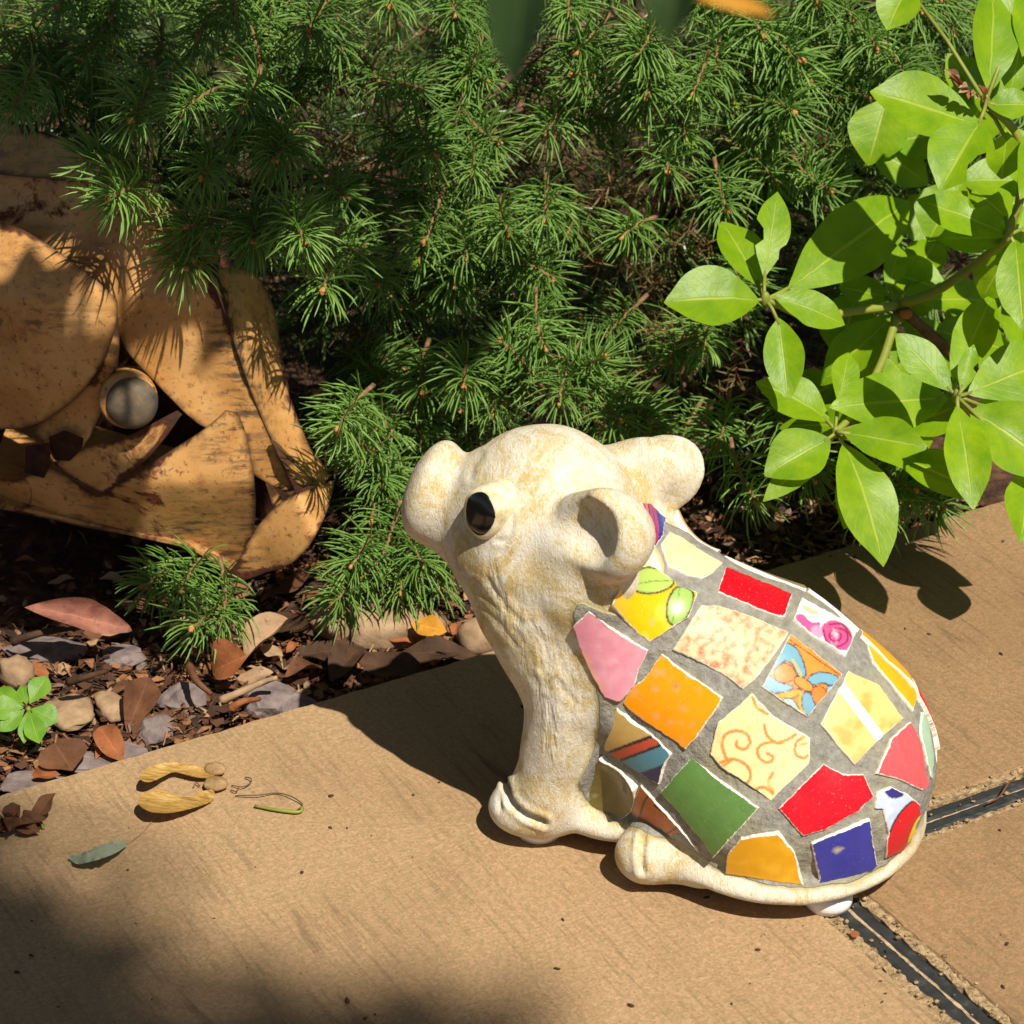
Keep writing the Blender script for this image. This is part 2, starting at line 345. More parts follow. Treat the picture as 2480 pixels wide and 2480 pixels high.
slab([(.1095,.1022),(.62,.1022),(.62,.42),(.1095,.42)],'slab2')
def e12(x,y,z): return E1*x+E2*y+np.array([0,0,z])
def strip(name,mat,x0,x1,y0,y1,z,h,jit,kind='structure',step=.003,bul=.0):
    # a bar between two (e1,e2) corners, long side resampled and roughened
    L=x1-x0>y1-y0; n=int((x1-x0 if L else y1-y0)/step)+1; V=[];Fa=[]
    for i in range(n+1):
        s=i/n; k=[]
        for w,zz in((0,-h),(0,-bul),(.25,0),(.75,0),(1,-bul),(1,-h)):
            j=random.gauss(0,jit); jz=random.gauss(0,jit*.7) if zz>-h else 0
            p=(x0+(x1-x0)*s+0,y0+(y1-y0)*w+j) if L else (x0+(x1-x0)*w+j,y0+(y1-y0)*s)
            V.append(e12(p[0],p[1],z+zz+jz))
    for i in range(n):
        for k in range(5): Fa.append((i*6+k,i*6+k+1,i*6+7+k,i*6+6+k))
    return obj(name,V,Fa,mat,smooth=False,kind=kind)
strip('joint_bed',M['mortar'],.0835,.1105,BK,.42,-.0055,.03,.0009)
strip('joint_bed',M['mortar'],.1105,.62,.0775,.1032,-.0045,.03,.0009)
strip('mortar_edge',M['mortar'],.0840,.0903,BK+.002,.42,-.0012,.006,.0007)
strip('mortar_edge',M['mortar'],.1048,.1098,.1022,.42,-.0006,.006,.0006)
strip('mortar_edge',M['mortar'],.1098,.62,.0783,.0832,-.0002,.006,.0006)
strip('mortar_edge',M['mortar'],.1098,.62,.0993,.1024,-.0012,.006,.0005)
strip('joint_strip',M['rubber'],.0903,.0968,BK+.002,.42,-.0008,.006,.00012,bul=.0008)
strip('joint_strip',M['rubber'],.0982,.1047,BK+.002,.42,-.0012,.006,.00012,bul=.0008)
strip('joint_filler',M['paleline'],.0968,.0982,BK+.002,.42,-.0014,.005,.0002)
strip('joint_strip',M['rubber'],.1047,.62,.0833,.0908,-.0012,.006,.00012,bul=.0008)
strip('joint_strip',M['rubber'],.1047,.62,.0916,.0992,-.0008,.006,.00012,bul=.0008)
strip('joint_filler',M['paleline'],.1047,.62,.0908,.0916,-.0018,.005,.00015)
# ------------------------------------------------------------------ ground and bed
obj('ground',[(-60,-60,-.075),(60,-60,-.075),(60,60,-.075),(-60,60,-.075)],[(0,1,2,3)],M['ground'],kind='structure')
def bedz(x,y): return -.024+.010*noise.noise(Vector((x*9,y*9,3)))+.004*noise.noise(Vector((x*40,y*40,1)))
def bed():
    n,m=150,110; V=[];Fa=[]
    for j in range(m+1):
        for i in range(n+1):
            p=E1*(-.75+1.6*i/n)+E2*(BK+.004-1.1*(j/m)**1.5); V.append((p[0],p[1],bedz(p[0],p[1]) if j else -.03))
    for j in range(m):
        for i in range(n): a=j*(n+1)+i; Fa.append((a,a+1,a+n+2,a+n+1)[::-1])
    obj('garden_bed',V,[q[::-1] for q in Fa],M['soil'],kind='structure')
bed()
# --- PIG SDF (units: mm in pig frame u forward, n toward near side, z up)
PA=np.radians(17.0)
PF=np.array([-np.cos(PA),np.sin(PA),0.]); PN=np.array([-np.sin(PA),-np.cos(PA),0.])
PO=gz(1650,1985)          # a point of the mid plane on the ground
def PP(x,y,lat):          # pixel ray meets plane at lateral offset lat (mm) -> local mm
    d=ray(x,y); t=(lat/1000.-(C-PO)@PN)/(d@PN); p=C+d*t-PO
    return np.array([p@PF,p@PN,p[2]])*1000.
def smin(a,b,k):
    h=np.maximum(k-np.abs(a-b),0)/k
    return np.minimum(a,b)-h*h*k*.25
def smax(a,b,k): return -smin(-a,-b,k)
def pig_sdf(G):
    def L(v): return np.sqrt((v*v).sum(-1))
    def ell(c,r,M=None):
        q=G-c
        if M is not None: q=q@M.T
        k0=L(q/r); k1=L(q/(np.array(r)**2)); return k0*(k0-1)/np.maximum(k1,1e-6)
    def cap(a,b,ra,rb):
        ab=b-a; h=np.clip(((G-a)@ab)/(ab@ab),0,1); return L(G-a-h[...,None]*ab)-(ra+(rb-ra)*h)
    def frame(ax,up):
        ax=ax/np.linalg.norm(ax); s=np.cross(up,ax); s/=np.linalg.norm(s); return np.array([ax,s,np.cross(ax,s)])
    q=.19
    # trunk
    d=ell(PP(1930,1845,2),(60,56,62))
    d=smin(d,ell(PP(1760,1745,0),(62,54,60)),14)
    d=smin(d,cap(PP(1790,1660,0),PP(1520,1475,0),50,34),16)
    d=smin(d,cap(PP(1560,1480,0),PP(1380,1330,0),36,34),16)
    # belly and base lip
    fl=PP(1880,1960,0); fl[2]=41
    d=smin(d,ell(fl,(63,66,40)),12)
    b0=PP(1895,2018,0); b0[2]=15
    d=smin(d,ell(b0,(64,71,13)),8)
    bb=PP(1520,1985,0); bb[2]=15
    d=smin(d,ell(bb,(46,44,13)),8)
    # head
    d=smin(d,ell(PP(1318,1252,0),(40,42,41)),16)
    d=smin(d,ell(PP(1262,1300,0),(29,33,30)),18)
    # snout
    sa=PP(1060,1200,0); sb=PP(1230,1250,0)
    d=smin(d,cap(PP(1112,1236,0),sb,21,32),11)
    M=frame(sa-sb+np.array([0,0,4.]),np.array([0,1.,0]))
    d=smin(d,ell(PP(1047,1184,0),(10.5,23,23),M),9)
    for s in(1,-1):
        m=np.array([1,s,1.]); d=smin(d,cap(PP(1445,1440,22)*m,PP(1452,1660,25)*m,25,21),14)
        d=smin(d,cap(PP(1290,1310,22)*m,PP(1400,1400,24)*m,22,24),12)
    # brow notch is left by the blend; front legs / throat ridge
    for s in(1,-1):
        m=np.array([1,s,1.])
        ch=[(1275,1360,16,27),(1305,1470,20,25),(1345,1580,24,21),(1374,1690,28,16.3),(1364,1790,30,16),(1338,1890,31,17.5)]
        of=np.array([0 if s>0 else -19.,0,0])
        for p0,p1 in zip(ch,ch[1:]):
            d=smin(d,cap(PP(*p0[:3])*m+of,PP(*p1[:3])*m+of,p0[3],p1[3]),10)
        ft=PP(1283,1962,32)*m; ft[2]=15
        d=smin(d,ell(ft,(19,17,12.5)),7)
        ft2=PP(1330,1945,32)*m; ft2[2]=22
        d=smin(d,ell(ft2,(17,15,18)),5)
        # hind feet
        h=PP(1566,2092,52)*m; h[2]=15
        d=smin(d,ell(h,(14,13,12)),6)
        h2=PP(1690,2118,52)*m; h2[2]=14
        d=smin(d,cap(h,h2,11,9),7)
    # ears
    def plane(ax,nr):      # rows: long axis, normal, third
        nr=nr/np.linalg.norm(nr); ax=ax-nr*(ax@nr); ax/=np.linalg.norm(ax); return np.array([ax,nr,np.cross(ax,nr)])
    fe=PP(1470,1160,-24); ft=PP(1650,1125,-38)
    M=plane(ft-fe,np.array([.35,.80,.35]))
    d=smin(d,ell(PP(1612,1146,-36),(21,6,17),M),7)
    d=smin(d,ell(PP(1530,1150,-30),(24,10,16),M),9)
    ec=PP(1487,1300,46)
    a=np.array([.58,.76,.2]); a/=np.linalg.norm(a); M=plane(np.array([0,0,1.]),a)   # rows: up, opening, side
    d=smin(d,cap(PP(1455,1315,26),ec-a*3,15,12.5),9); d=smin(d,cap(PP(1400,1385,30),PP(1462,1398,34),15,12.5),10)
    d=smin(d,cap(PP(1395,1310,33),ec-a*4,15,12.5),10); d=smin(d,cap(PP(1405,1405,33),PP(1458,1400,36),13,11),10)
    d=smin(d,ell(ec,(19.5,11.5,18),M),6)
    d=smin(d,cap(PP(1395,1228,36),PP(1452,1222,47),6,6.5),8)
    d=smax(d,-ell(ec+a*12.0+np.array([3.,0,1.5]),(15.2,12.5,14.6),M),4)
    d=smax(d,-ell(ec+a*12.5+np.array([12.,0,0.]),(11.5,9.5,12),M),7)
    # crease under the brow, foot clefts
    d=smax(d,3-G[...,2],2)
    return d
def surfnets(sd,org,h):
    nx,ny,nz=sd.shape; s=sd<0
    cs=[(i,j,k) for i in(0,1) for j in(0,1) for k in(0,1)]
    def cor(a,c): return a[c[0]:nx-1+c[0],c[1]:ny-1+c[1],c[2]:nz-1+c[2]]
    cnt=sum(cor(s,c).astype(np.int8) for c in cs); act=(cnt>0)&(cnt<8)
    idx=-np.ones(act.shape,int); I=np.argwhere(act); idx[act]=np.arange(len(I))
    acc=np.zeros((len(I),3)); n=np.zeros(len(I))
    for a in range(8):
        for b in range(a+1,8):
            ca,cb=np.array(cs[a]),np.array(cs[b])
            if abs(ca-cb).sum()!=1: continue
            va=sd[tuple((I+ca).T)]; vb=sd[tuple((I+cb).T)]; m=(va<0)!=(vb<0)
            t=va/(va-vb+1e-12); p=ca+t[:,None]*(cb-ca)
            acc[m]+=p[m]; n[m]+=1
    V=org+h*(I+acc/n[:,None]); Fs=[]
    for ax in range(3):
        o=[(1,2),(2,0),(0,1)][ax]
        sl=[slice(1,-1)]*3; sl[ax]=slice(0,-1); sl2=[slice(1,-1)]*3; sl2[ax]=slice(1,None)
        a=s[tuple(sl)]; b=s[tuple(sl2)]; E=np.argwhere(a!=b); 
        off=np.ones(3,int); off[ax]=0; fl=a[tuple(E.T)]; E=E+off
        q=[]
        for da,db in((0,0),(1,0),(1,1),(0,1)):
            e=E.copy(); e[:,o[0]]-=da; e[:,o[1]]-=db; q.append(idx[tuple(e.T)])
        q=np.stack(q,1); q[~fl]=q[~fl][:,::-1]; Fs.append(q)
    return V,np.concatenate(Fs)
def build_pig(h=1.6):
    lo=np.array([-145.,-75.,0.]); hi=np.array([145.,80.,225.])
    g=[np.arange(lo[i],hi[i],h) for i in range(3)]
    G=np.stack(np.meshgrid(*g,indexing='ij'),-1)
    return surfnets(pig_sdf(G),lo,h)
def pig_world(V): return PO+(V[:,:1]*PF+V[:,1:2]*PN+V[:,2:]*np.array([0,0,1.]))/1000.
# ------------------------------------------------------------------ pig ornament
def make_pig():
    V,Fc=build_pig(1.35)
    root=empty('pig_ornament',PO,'cream painted pig ornament sitting on the paving, body covered in colourful tile pieces','pig ornament')
    # vertex adjacency smoothing for masks
    def px_of(Vl): return proj(pig_world(Vl))
    near=V.copy(); near[:,1]=np.abs(near[:,1]); P=px_of(near)
    GR=np.array([(1612,1240),(1562,1345),(1515,1420),(1470,1425),(1440,1440),(1398,1462),(1388,1495),(1415,1560),(1452,1690),(1455,1750),(1432,1830),(1398,1900),(1425,1945),(1480,1985),(1530,2005),(1590,2030),(1650,2038),(1740,2105),(1850,2142),(1950,2152),(2060,2138),(2140,2095),(2200,2040),(2245,1950),(2268,1860),(2340,1700),(2240,1350),(1800,1150)])
    m=inpoly(P,GR).astype(float); m[(V[:,0]>52)&(V[:,2]>146)]=0; 
    for q in(PP(1612,1146,-36),PP(1487,1300,46)): m[np.linalg.norm(near-np.abs(q*np.array([0,1,0]))-q*np.array([1,0,1]),axis=1)<29]=0
    # hide the front of the chest behind the leg
    m[(near[:,1]<20)&(V[:,0]>45)&(V[:,2]<100)]=0
    a=np.concatenate([Fc[:,[0,1]],Fc[:,[1,2]],Fc[:,[2,3]],Fc[:,[3,0]]])
    def smooth(x,it):
        for _ in range(it):
            s=np.zeros(x.shape); c=np.zeros(len(x)); 
            np.add.at(s,a[:,0],x[a[:,1]]); np.add.at(c,a[:,0],1); np.add.at(s,a[:,1],x[a[:,0]]); np.add.at(c,a[:,1],1)
            x=(x+s/(c if x.ndim==1 else c[:,None]))/2
        return x
    V=smooth(V,2); ms=smooth(m,4)
    Wd=pig_world(V)
    fn=np.cross(Wd[Fc[:,1]]-Wd[Fc[:,0]],Wd[Fc[:,2]]-Wd[Fc[:,0]]); vn=np.zeros(Wd.shape)
    for k in range(4): np.add.at(vn,Fc[:,k],fn)
    vn/=np.linalg.norm(vn,axis=1)[:,None]+1e-12
    if (vn*(Wd-Wd.mean(0))).sum()<0: vn=-vn; Fc=Fc[:,::-1]
    lump=vnoise(Wd,90)*.0006+vnoise(Wd,260)*.0003
    Wd=Wd+vn*(ms*.0012+lump*ms+vnoise(Wd,70)[:,None].ravel()*.0004)[:,None]
    # modelled creases: toes, throat folds, brow
    def crease(pts,dep,w):
        sp_=spline([np.array(p,float) for p in pts],4); dd=polydist(P,sp_); return -dep*np.exp(-(dd/w)**2)+dep*.45*np.exp(-((dd-w*1.9)/w)**2)
    Z1=lambda l:[(900+.44*x,980+.44*y) for x,y in l]
    cr=crease([(1228,1898),(1238,1940),(1272,1972),(1318,1992)],.0028,8)+crease([(1557,2030),(1553,2066),(1556,2108)],.0026,8)+crease([(1228,1898),(1215,1925),(1212,1960)],.0008,7)
    for l in ([(640,960),(700,1060),(760,1130),(840,1210)],[(740,1130),(850,1250),(920,1360),(950,1480)],[(870,1200),(940,1300),(975,1420),(960,1560)],[(600,1100),(700,1200),(800,1330)],[(1010,1500),(1060,1580),(1120,1640)],[(560,980),(600,1040),(690,1130)],[(900,1500),(930,1600),(925,1720)],[(780,1230),(860,1330),(915,1450)],[(1000,1300),(1020,1400),(1060,1480)],[(960,1620),(980,1720),(970,1830)]):
        cr=cr+crease(Z1(l),.00045,7)
    cr=cr+crease(Z1([(600,280),(560,330),(545,400)]),.0006,9)+crease(Z1([(750,560),(770,640),(750,740),(690,750)]),.0008,6)
    Wd=Wd+vn*cr[:,None]
    # wrinkles on the throat and leg
    wr=np.clip(1-np.abs(polydist(P,[(1180,1420),(1290,1520),(1330,1640),(1350,1780)]))/95,0,1)
    bvh=BVHTree.FromPolygons([tuple(v) for v in Wd],[tuple(map(int,q)) for q in Fc])
    child('body',Wd,Fc,M['paint'],root,fattr={'mosaic':ms,'wrinkle':smooth(wr,3)})
    def hit(px,py):
        d=Vector(unit(ray(px,py))); h=bvh.ray_cast(Vector(C),d)
        if h[0] is None:
            best=None
            for t in np.linspace(1.0,1.5,120):
                q=bvh.find_nearest(Vector(C)+d*t)
                if best is None or q[3]<best[3]: best=q
            h=best
        return np.array(h[0]),np.array(h[1])
    R2=lambda p:(1350+.5435*p[0],1200+.5435*p[1]); R1=lambda p:(900+.44*p[0],980+.44*p[1])
    def mixc(c,m,k): m=np.clip(m,0,1)[:,None]; return c*(1-m)+np.array(k)*m
    def aa(d,w,s=3.): return np.clip((w-d)/s+.5,0,1)
    def base(Q,c,amp=.06,sx=.02,sy=.02,streak=None):
        q=np.stack([Q[:,0]*sx,Q[:,1]*sy,np.zeros(len(Q))],1)
        if streak is not None:
            ca,sa=math.cos(streak),math.sin(streak); q=np.stack([(Q[:,0]*ca+Q[:,1]*sa)*.006,(-Q[:,0]*sa+Q[:,1]*ca)*.07,np.zeros(len(Q))],1)
        n=np.array([noise.fractal(Vector(tuple(v)),1.,2.,3) for v in q])
        return np.clip(np.array(lin(*c))[None]*(1+amp*n[:,None]*2),0,1)
    def mott(Q,c,k,scale,lo,hi):
        n=np.array([noise.fractal(Vector((p[0]*scale,p[1]*scale,.3)),1.,2.,4) for p in Q]); return mixc(c,(n-lo)/(hi-lo),lin(*k))
    DK=lin(46,46,44)
    def stroke(Q,c,pts,w,k,ol=0): 
        s=spline(pts,6); d=polydist(Q,s)
        if ol: c=mixc(c,aa(d,w/2+ol),DK)
        return mixc(c,aa(d,w/2),lin(*k))
    def shape(Q,c,pts,k,ol=0):
        s=chaikin(pts,2); d=polydist(Q,s,True); sd=np.where(inpoly(Q,s),-d,d)
        if ol: c=mixc(c,aa(sd,ol),DK)
        return mixc(c,aa(sd,0),lin(*k))
    def p_stripe(Q):
        c=base(Q,(60,70,150),.1)
        for x,k in((1480,(226,120,50)),(1497,(210,60,40)),(1512,(225,110,40)),(1533,(200,30,40)),(1553,(190,40,60)),(1575,(50,60,130)),(1592,(80,90,180))):
            c=stroke(Q,c,[(x,540),(x+12,620),(x+22,700),(x-8,800)],11,k)
        for x in(1488,1522,1566): c=stroke(Q,c,[(x,540),(x+12,620),(x+22,700),(x-8,800)],4,(40,30,50))
        return c
    def p_leafy(Q):
        c=base(Q,(250,188,8),.04); g=np.clip((330-Q[:,0])/120,0,1)*.6; c=mixc(c,g,lin(242,190,90)); c=mott(Q,c,(252,214,70),.012,.1,.8)
        c=shape(Q,c,[(318,405),(345,350),(395,318),(470,335),(522,375),(500,410),(430,435),(360,428)],(176,200,96),9)
        c=stroke(Q,c,[(330,405),(400,385),(510,378)],5,(110,140,60))
        c=shape(Q,c,[(535,400),(590,420),(606,440),(595,500),(560,560),(510,582),(490,540),(492,470)],(150,184,84),9)
        c=stroke(Q,c,[(545,410),(535,480),(510,570)],5,(100,134,54))
        return stroke(Q,c,[(420,560),(421,570)],22,(214,180,90))
    def p_flower(Q):
        c=base(Q,(236,140,52),.06)
        c=shape(Q,c,[(925,800),(960,700),(1005,655),(1060,670),(1095,740),(1110,810),(1070,800),(1050,745),(1010,730),(985,760)],(108,160,178),6)
        c=shape(Q,c,[(960,790),(1000,745),(1045,760),(1070,810),(1030,830),(985,835)],(232,130,44),5)
        c=shape(Q,c,[(900,850),(930,790),(990,840),(1060,850),(1030,870),(960,880)],(120,168,186),5)
        c=shape(Q,c,[(945,890),(1010,880),(1075,860),(1090,880),(1040,905),(985,900)],(238,158,48),5)
        c=shape(Q,c,[(1000,905),(1050,905),(1078,960),(1100,1000),(1010,940)],(160,200,190),5)
        c=shape(Q,c,[(1110,870),(1140,900),(1150,950),(1120,985),(1095,960),(1088,900)],(110,158,180),5)
        c=shape(Q,c,[(1125,870),(1165,845),(1200,870),(1190,920),(1155,940)],(226,122,40),5)
        c=shape(Q,c,[(1110,820),(1150,790),(1210,790),(1260,815),(1230,850),(1180,830),(1140,845)],(112,164,184),6)
        c=shape(Q,c,[(1195,850),(1240,850),(1220,890)],(130,178,190),4)
        c=shape(Q,c,[(1052,815),(1080,805),(1125,835),(1143,865),(1115,872),(1070,850)],(238,140,40),6)
        for pt in([(1030,640),(1265,805)],): c=stroke(Q,c,pt,5,(60,40,30))
        c=stroke(Q,c,[(1050,735),(1075,780),(1085,805)],9,(236,170,60)); c=stroke(Q,c,[(1085,875),(1080,930),(1105,985)],9,(238,170,60))
        return c
    def p_curl(Q):
        c=base(Q,(246,226,164),.03); K=(222,140,70)
        for s in ([(755,1180),(735,1120),(745,1070),(790,1048),(840,1060),(858,1100),(835,1130),(800,1120),(800,1095)],
                  [(920,1020),(935,1070),(975,1100),(1020,1090),(1060,1065)],[(1000,1105),(940,1100),(895,1125),(900,1170),(940,1190),(962,1165),(935,1150)],
                  [(725,1190),(780,1175),(840,1200),(862,1250),(840,1290)],[(775,1180),(740,1205)],[(870,900),(890,945),(940,975)],[(1100,1075),(1065,1100),(1060,1150),(1095,1170),(1115,1160)],[(1085,1110),(1110,1105)],
                  [(880,1310),(920,1300),(960,1330)],[(960,1235),(940,1280),(960,1320)]):
            c=stroke(Q,c,s,13,K)
        return mott(Q,c,(240,208,140),.02,.2,.9)
    def p_rose(Q):
        c=base(Q,(240,226,220),.05)
        c=shape(Q,c,[(1050,540),(1090,520),(1130,570),(1180,560),(1150,620),(1100,600)],(214,90,140)); c=shape(Q,c,[(1075,480),(1130,500),(1180,530),(1120,530)],(222,190,150))
        c=shape(Q,c,[(1170,580),(1220,550),(1280,570),(1320,620),(1300,690),(1250,690),(1190,650)],(214,84,136)); c=shape(Q,c,[(1120,590),(1170,570),(1190,630),(1150,640)],(236,150,180))
        for s in ([(1225,630),(1240,610),(1265,622),(1255,645),(1230,648),(1212,625),(1235,592),(1285,605),(1290,650),(1250,675)],[(1185,600),(1200,650),(1250,690)],[(1210,575),(1270,575),(1310,630)]): c=stroke(Q,c,s,8,(150,30,84))
        return mott(Q,c,(250,240,240),.02,.45,1.1)
    def p_band(Q):
        c=base(Q,(240,200,124),.05); c=mott(Q,c,(226,168,84),.012,-.1,.6)
        return stroke(Q,c,[(1265,850),(1450,1095)],42,(252,250,244))
    def p_multi(Q):
        c=base(Q,(206,172,100),.05); s=Q[:,1]-(1098-.38*(Q[:,0]-350))
        for lo,k in((-6,(46,46,44)),(9,(196,84,58)),(50,(46,46,44)),(63,(88,140,158)),(146,(60,54,90))): c=mixc(c,(s-lo)/3.+.5,lin(*k))
        return c
    def p_olive(Q): return mott(Q,base(Q,(112,100,52),.1),(150,140,90),.05,.55,.8)
    def p_orl(Q):
        c=base(Q,(190,104,44),.08)
        c=shape(Q,c,[(500,1510),(570,1510),(620,1560),(640,1600),(580,1570)],(112,112,112),5)
        for s in ([(365,1430),(390,1360),(420,1320)],[(430,1380),(480,1420),(540,1470)],[(490,1505),(540,1480),(590,1490)]): c=stroke(Q,c,s,8,(50,36,30))
        return c
    def p_bluered(Q):
        c=base(Q,(196,208,236),.05); c=mott(Q,c,(232,236,244),.03,.1,.8)
        c=shape(Q,c,[(1455,1300),(1480,1345),(1525,1345),(1550,1315),(1520,1290),(1480,1285)],(54,50,130),6)
        c=shape(Q,c,[(1580,1360),(1640,1360),(1620,1440),(1560,1600),(1440,1640),(1475,1530),(1510,1440)],(216,24,40),8)
        c=shape(Q,c,[(1605,1430),(1640,1420),(1600,1560),(1550,1600),(1565,1520)],(240,204,40),3); return c
    def p_peach(Q): return mott(Q,base(Q,(244,206,160),.04),(226,170,112),.014,.1,.8)
    def p_mott(Q):
        c=base(Q,(248,200,156),.04); c=mott(Q,c,(228,112,76),.035,-.35,.75)
        return mott(Q,c,(250,212,176),.07,.2,.8)
    TILES=[('stripe',R1,[(1470,555),(1530,545),(1612,640),(1602,720),(1552,795),(1526,750),(1522,650)],p_stripe),
     ('peach',R2,[(500,165),(600,222),(730,308),(690,348),(640,378),(580,362),(490,328),(460,220)],p_peach),
     ('leafy',R2,[(340,330),(400,312),(500,365),(622,435),(578,545),(490,600),(410,655),(330,590),(235,492),(245,465)],p_leafy),
     ('red',R2,[(750,322),(900,385),(1045,445),(1008,552),(860,500),(712,435)],lambda Q:base(Q,(206,16,30),.06)),
     ('rose',R2,[(1085,462),(1200,520),(1332,600),(1310,660),(1280,720),(1150,640),(1045,558)],p_rose),
     ('yellow',R2,[(1370,640),(1425,680),(1520,785),(1602,885),(1580,965),(1490,850),(1400,745)],lambda Q:base(Q,(246,180,10),.04)),
     ('pink',R2,[(140,515),(230,580),(405,690),(365,770),(345,840),(280,912),(210,895),(160,810),(110,700),(72,580)],lambda Q:stroke(Q,mott(Q,base(Q,(232,152,170),.05),(240,176,186),.02,.0,.7),[(100,690),(150,780),(190,870)],14,(236,170,130))),
     ('mottled',R2,[(640,490),(720,495),(860,540),(1030,610),(990,680),(890,810),(825,865),(740,800),(640,745),(515,690),(570,600)],p_mott),
     ('flower',R2,[(1035,618),(1150,705),(1267,800),(1190,895),(1110,990),(1010,925),(908,855),(980,720)],p_flower),
     ('band',R2,[(1295,783),(1430,850),(1537,995),(1410,1110),(1320,1202),(1240,1110),(1168,1020),(1230,905)],p_band),
     ('orange',R2,[(465,705),(600,805),(742,900),(690,980),(620,1080),(575,1130),(520,1090),(400,1010),(290,922),(340,855),(400,805)],lambda Q:stroke(Q,mott(Q,base(Q,(252,156,10),.03),(232,162,96),.03,.42,.6),[(525,842),(530,848)],20,(170,140,100))),
     ('curl',R2,[(865,880),(960,980),(1125,1080),(1122,1195),(1000,1310),(950,1360),(870,1300),(735,1215),(680,1150),(715,1010),(800,940)],p_curl),
     ('coral',R2,[(1570,1008),(1610,1090),(1650,1290),(1620,1315),(1530,1270),(1415,1240),(1460,1140),(1480,1085)],lambda Q:base(Q,(228,88,92),.12,streak=1.2)),
     ('mint',R2,[(1618,965),(1650,1020),(1668,1150),(1664,1262),(1642,1190),(1612,1060)],lambda Q:base(Q,(168,200,172),.05)),
     ('scarlet',R2,[(1185,1195),(1270,1240),(1360,1240),(1407,1340),(1340,1405),(1190,1490),(1090,1515),(985,1395),(1140,1235)],lambda Q:base(Q,(220,18,36),.12,streak=1.35)),
     ('bluered',R2,[(1420,1320),(1480,1295),(1560,1330),(1610,1378),(1612,1420),(1570,1530),(1530,1580),(1458,1612),(1470,1500),(1445,1395),(1412,1390)],p_bluered),
     ('blue',R2,[(1130,1545),(1260,1490),(1387,1433),(1420,1640),(1400,1665),(1165,1735),(1150,1650)],lambda Q:stroke(Q,base(Q,(58,60,152),.08),[(1250,1585),(1262,1580)],20,(190,180,150))),
     ('mustard',R2,[(820,1520),(985,1493),(1060,1590),(1097,1735),(1000,1725),(860,1700),(750,1680),(757,1600)],lambda Q:mott(Q,base(Q,(236,172,24),.05),(246,190,50),.02,.0,.7)),
     ('green',R2,[(598,1166),(720,1260),(900,1390),(800,1500),(705,1605),(590,1470),(465,1320)],lambda Q:base(Q,(96,134,68),.07,streak=2.2)),
     ('multi',R2,[(265,945),(420,1060),(512,1150),(480,1210),(460,1285),(370,1235),(300,1190),(215,1125),(240,1000)],p_multi),
     ('olive',R2,[(205,1155),(290,1230),(360,1295),(340,1400),(270,1450),(190,1410),(150,1310),(160,1210)],p_olive),
     ('sienna',R2,[(375,1290),(480,1400),(640,1590),(590,1572),(460,1480),(340,1415),(355,1330)],p_orl)]
    LAB={'stripe':'red and blue striped tile piece','leafy':'yellow tile piece with green leaves','flower':'orange and blue flower patterned tile piece','curl':'cream tile piece with orange scrolls','rose':'white tile piece with a pink rose','band':'tan tile piece with a white band','multi':'tan, red and blue striped tile piece'}
    rng=random.Random(3); flat=[]
    for nm,fn_,poly,paint in TILES:
        pat=nm in('stripe','leafy','flower','curl','rose','band','multi','sienna','bluered','mottled')
        pp=np.array([fn_(p) for p in poly]); pp=resample(pp,4.0)
        e=np.array([noise.noise(Vector((p[0]*.06,p[1]*.06,.5)))*1.6+noise.noise(Vector((p[0]*.17,p[1]*.17,2.5)))*1.1 for p in pp])
        t=np.roll(pp,-1,0)-np.roll(pp,1,0); nn=np.stack([-t[:,1],t[:,0]],1); nn/=np.linalg.norm(nn,axis=1)[:,None]+1e-9
        area=np.sum(pp[:,0]*np.roll(pp[:,1],-1)-np.roll(pp[:,0],-1)*pp[:,1])
        pp=pp+nn*e[:,None]
        H=[hit(*p) for p in pp]; hp=np.array([h[0] for h in H]); hn=np.array([h[1] for h in H])
        if nm=='stripe':       # this piece runs on behind the ear
            ecw=pig_world(PP(1487,1300,46)[None])[0]; ok=np.linalg.norm(hp-ecw,axis=1)>.027; c0=hp[ok].mean(0); n0=unit(hn[ok].mean(0))
            for i in np.nonzero(~ok)[0]: d_=ray(*pp[i]); hp[i]=C+d_*(((c0-C)@n0)/(d_@n0)); hn[i]=n0
        cen=pp.mean(0); ch,cn=hit(*cen)
        if nm=='stripe': cn=n0
        n=unit(hn.mean(0)+cn*2); cc=hp.mean(0)
        tx=unit(np.cross(np.cross(n,X),n)); ty=np.cross(n,tx)
        o2=np.stack([(hp-cc)@tx,(hp-cc)@ty],1)
        if np.sum(o2[:,0]*np.roll(o2[:,1],-1)-np.roll(o2[:,0],-1)*o2[:,1])<0: o2=o2[::-1]
        # quadratic height fit to the body below
        g=np.concatenate([o2,o2*.6,o2*.25]); hs=[];gs=[]
        for q in g:
            h=bvh.ray_cast(Vector(cc+tx*q[0]+ty*q[1]+n*.02),Vector(-n),.05)
            if h[0] is not None: gs.append(q); hs.append((np.array(h[0])-cc)@n)
        gs=np.array(gs); hs=np.array(hs); A=lambda q:np.stack([np.ones(len(q)),q[:,0],q[:,1],q[:,0]**2,q[:,0]*q[:,1],q[:,1]**2],1)
        cf=np.linalg.lstsq(A(gs),hs,rcond=None)[0]; cf[3:]*=.93; cf[0]+=np.percentile(hs-A(gs)@cf,60)
        hgt=lambda q:A(q)@cf+.0010
        def inset(o,d):
            t=np.roll(o,-1,0)-np.roll(o,1,0); nn=np.stack([-t[:,1],t[:,0]],1); nn/=np.linalg.norm(nn,axis=1)[:,None]+1e-9; return o+nn*d
        o2=resample(o2,.0011); keep=[0]
        for i in range(1,len(o2)):
            if np.linalg.norm(o2[i]-o2[keep[-1]])>.0005: keep.append(i)
        o2=o2[keep]
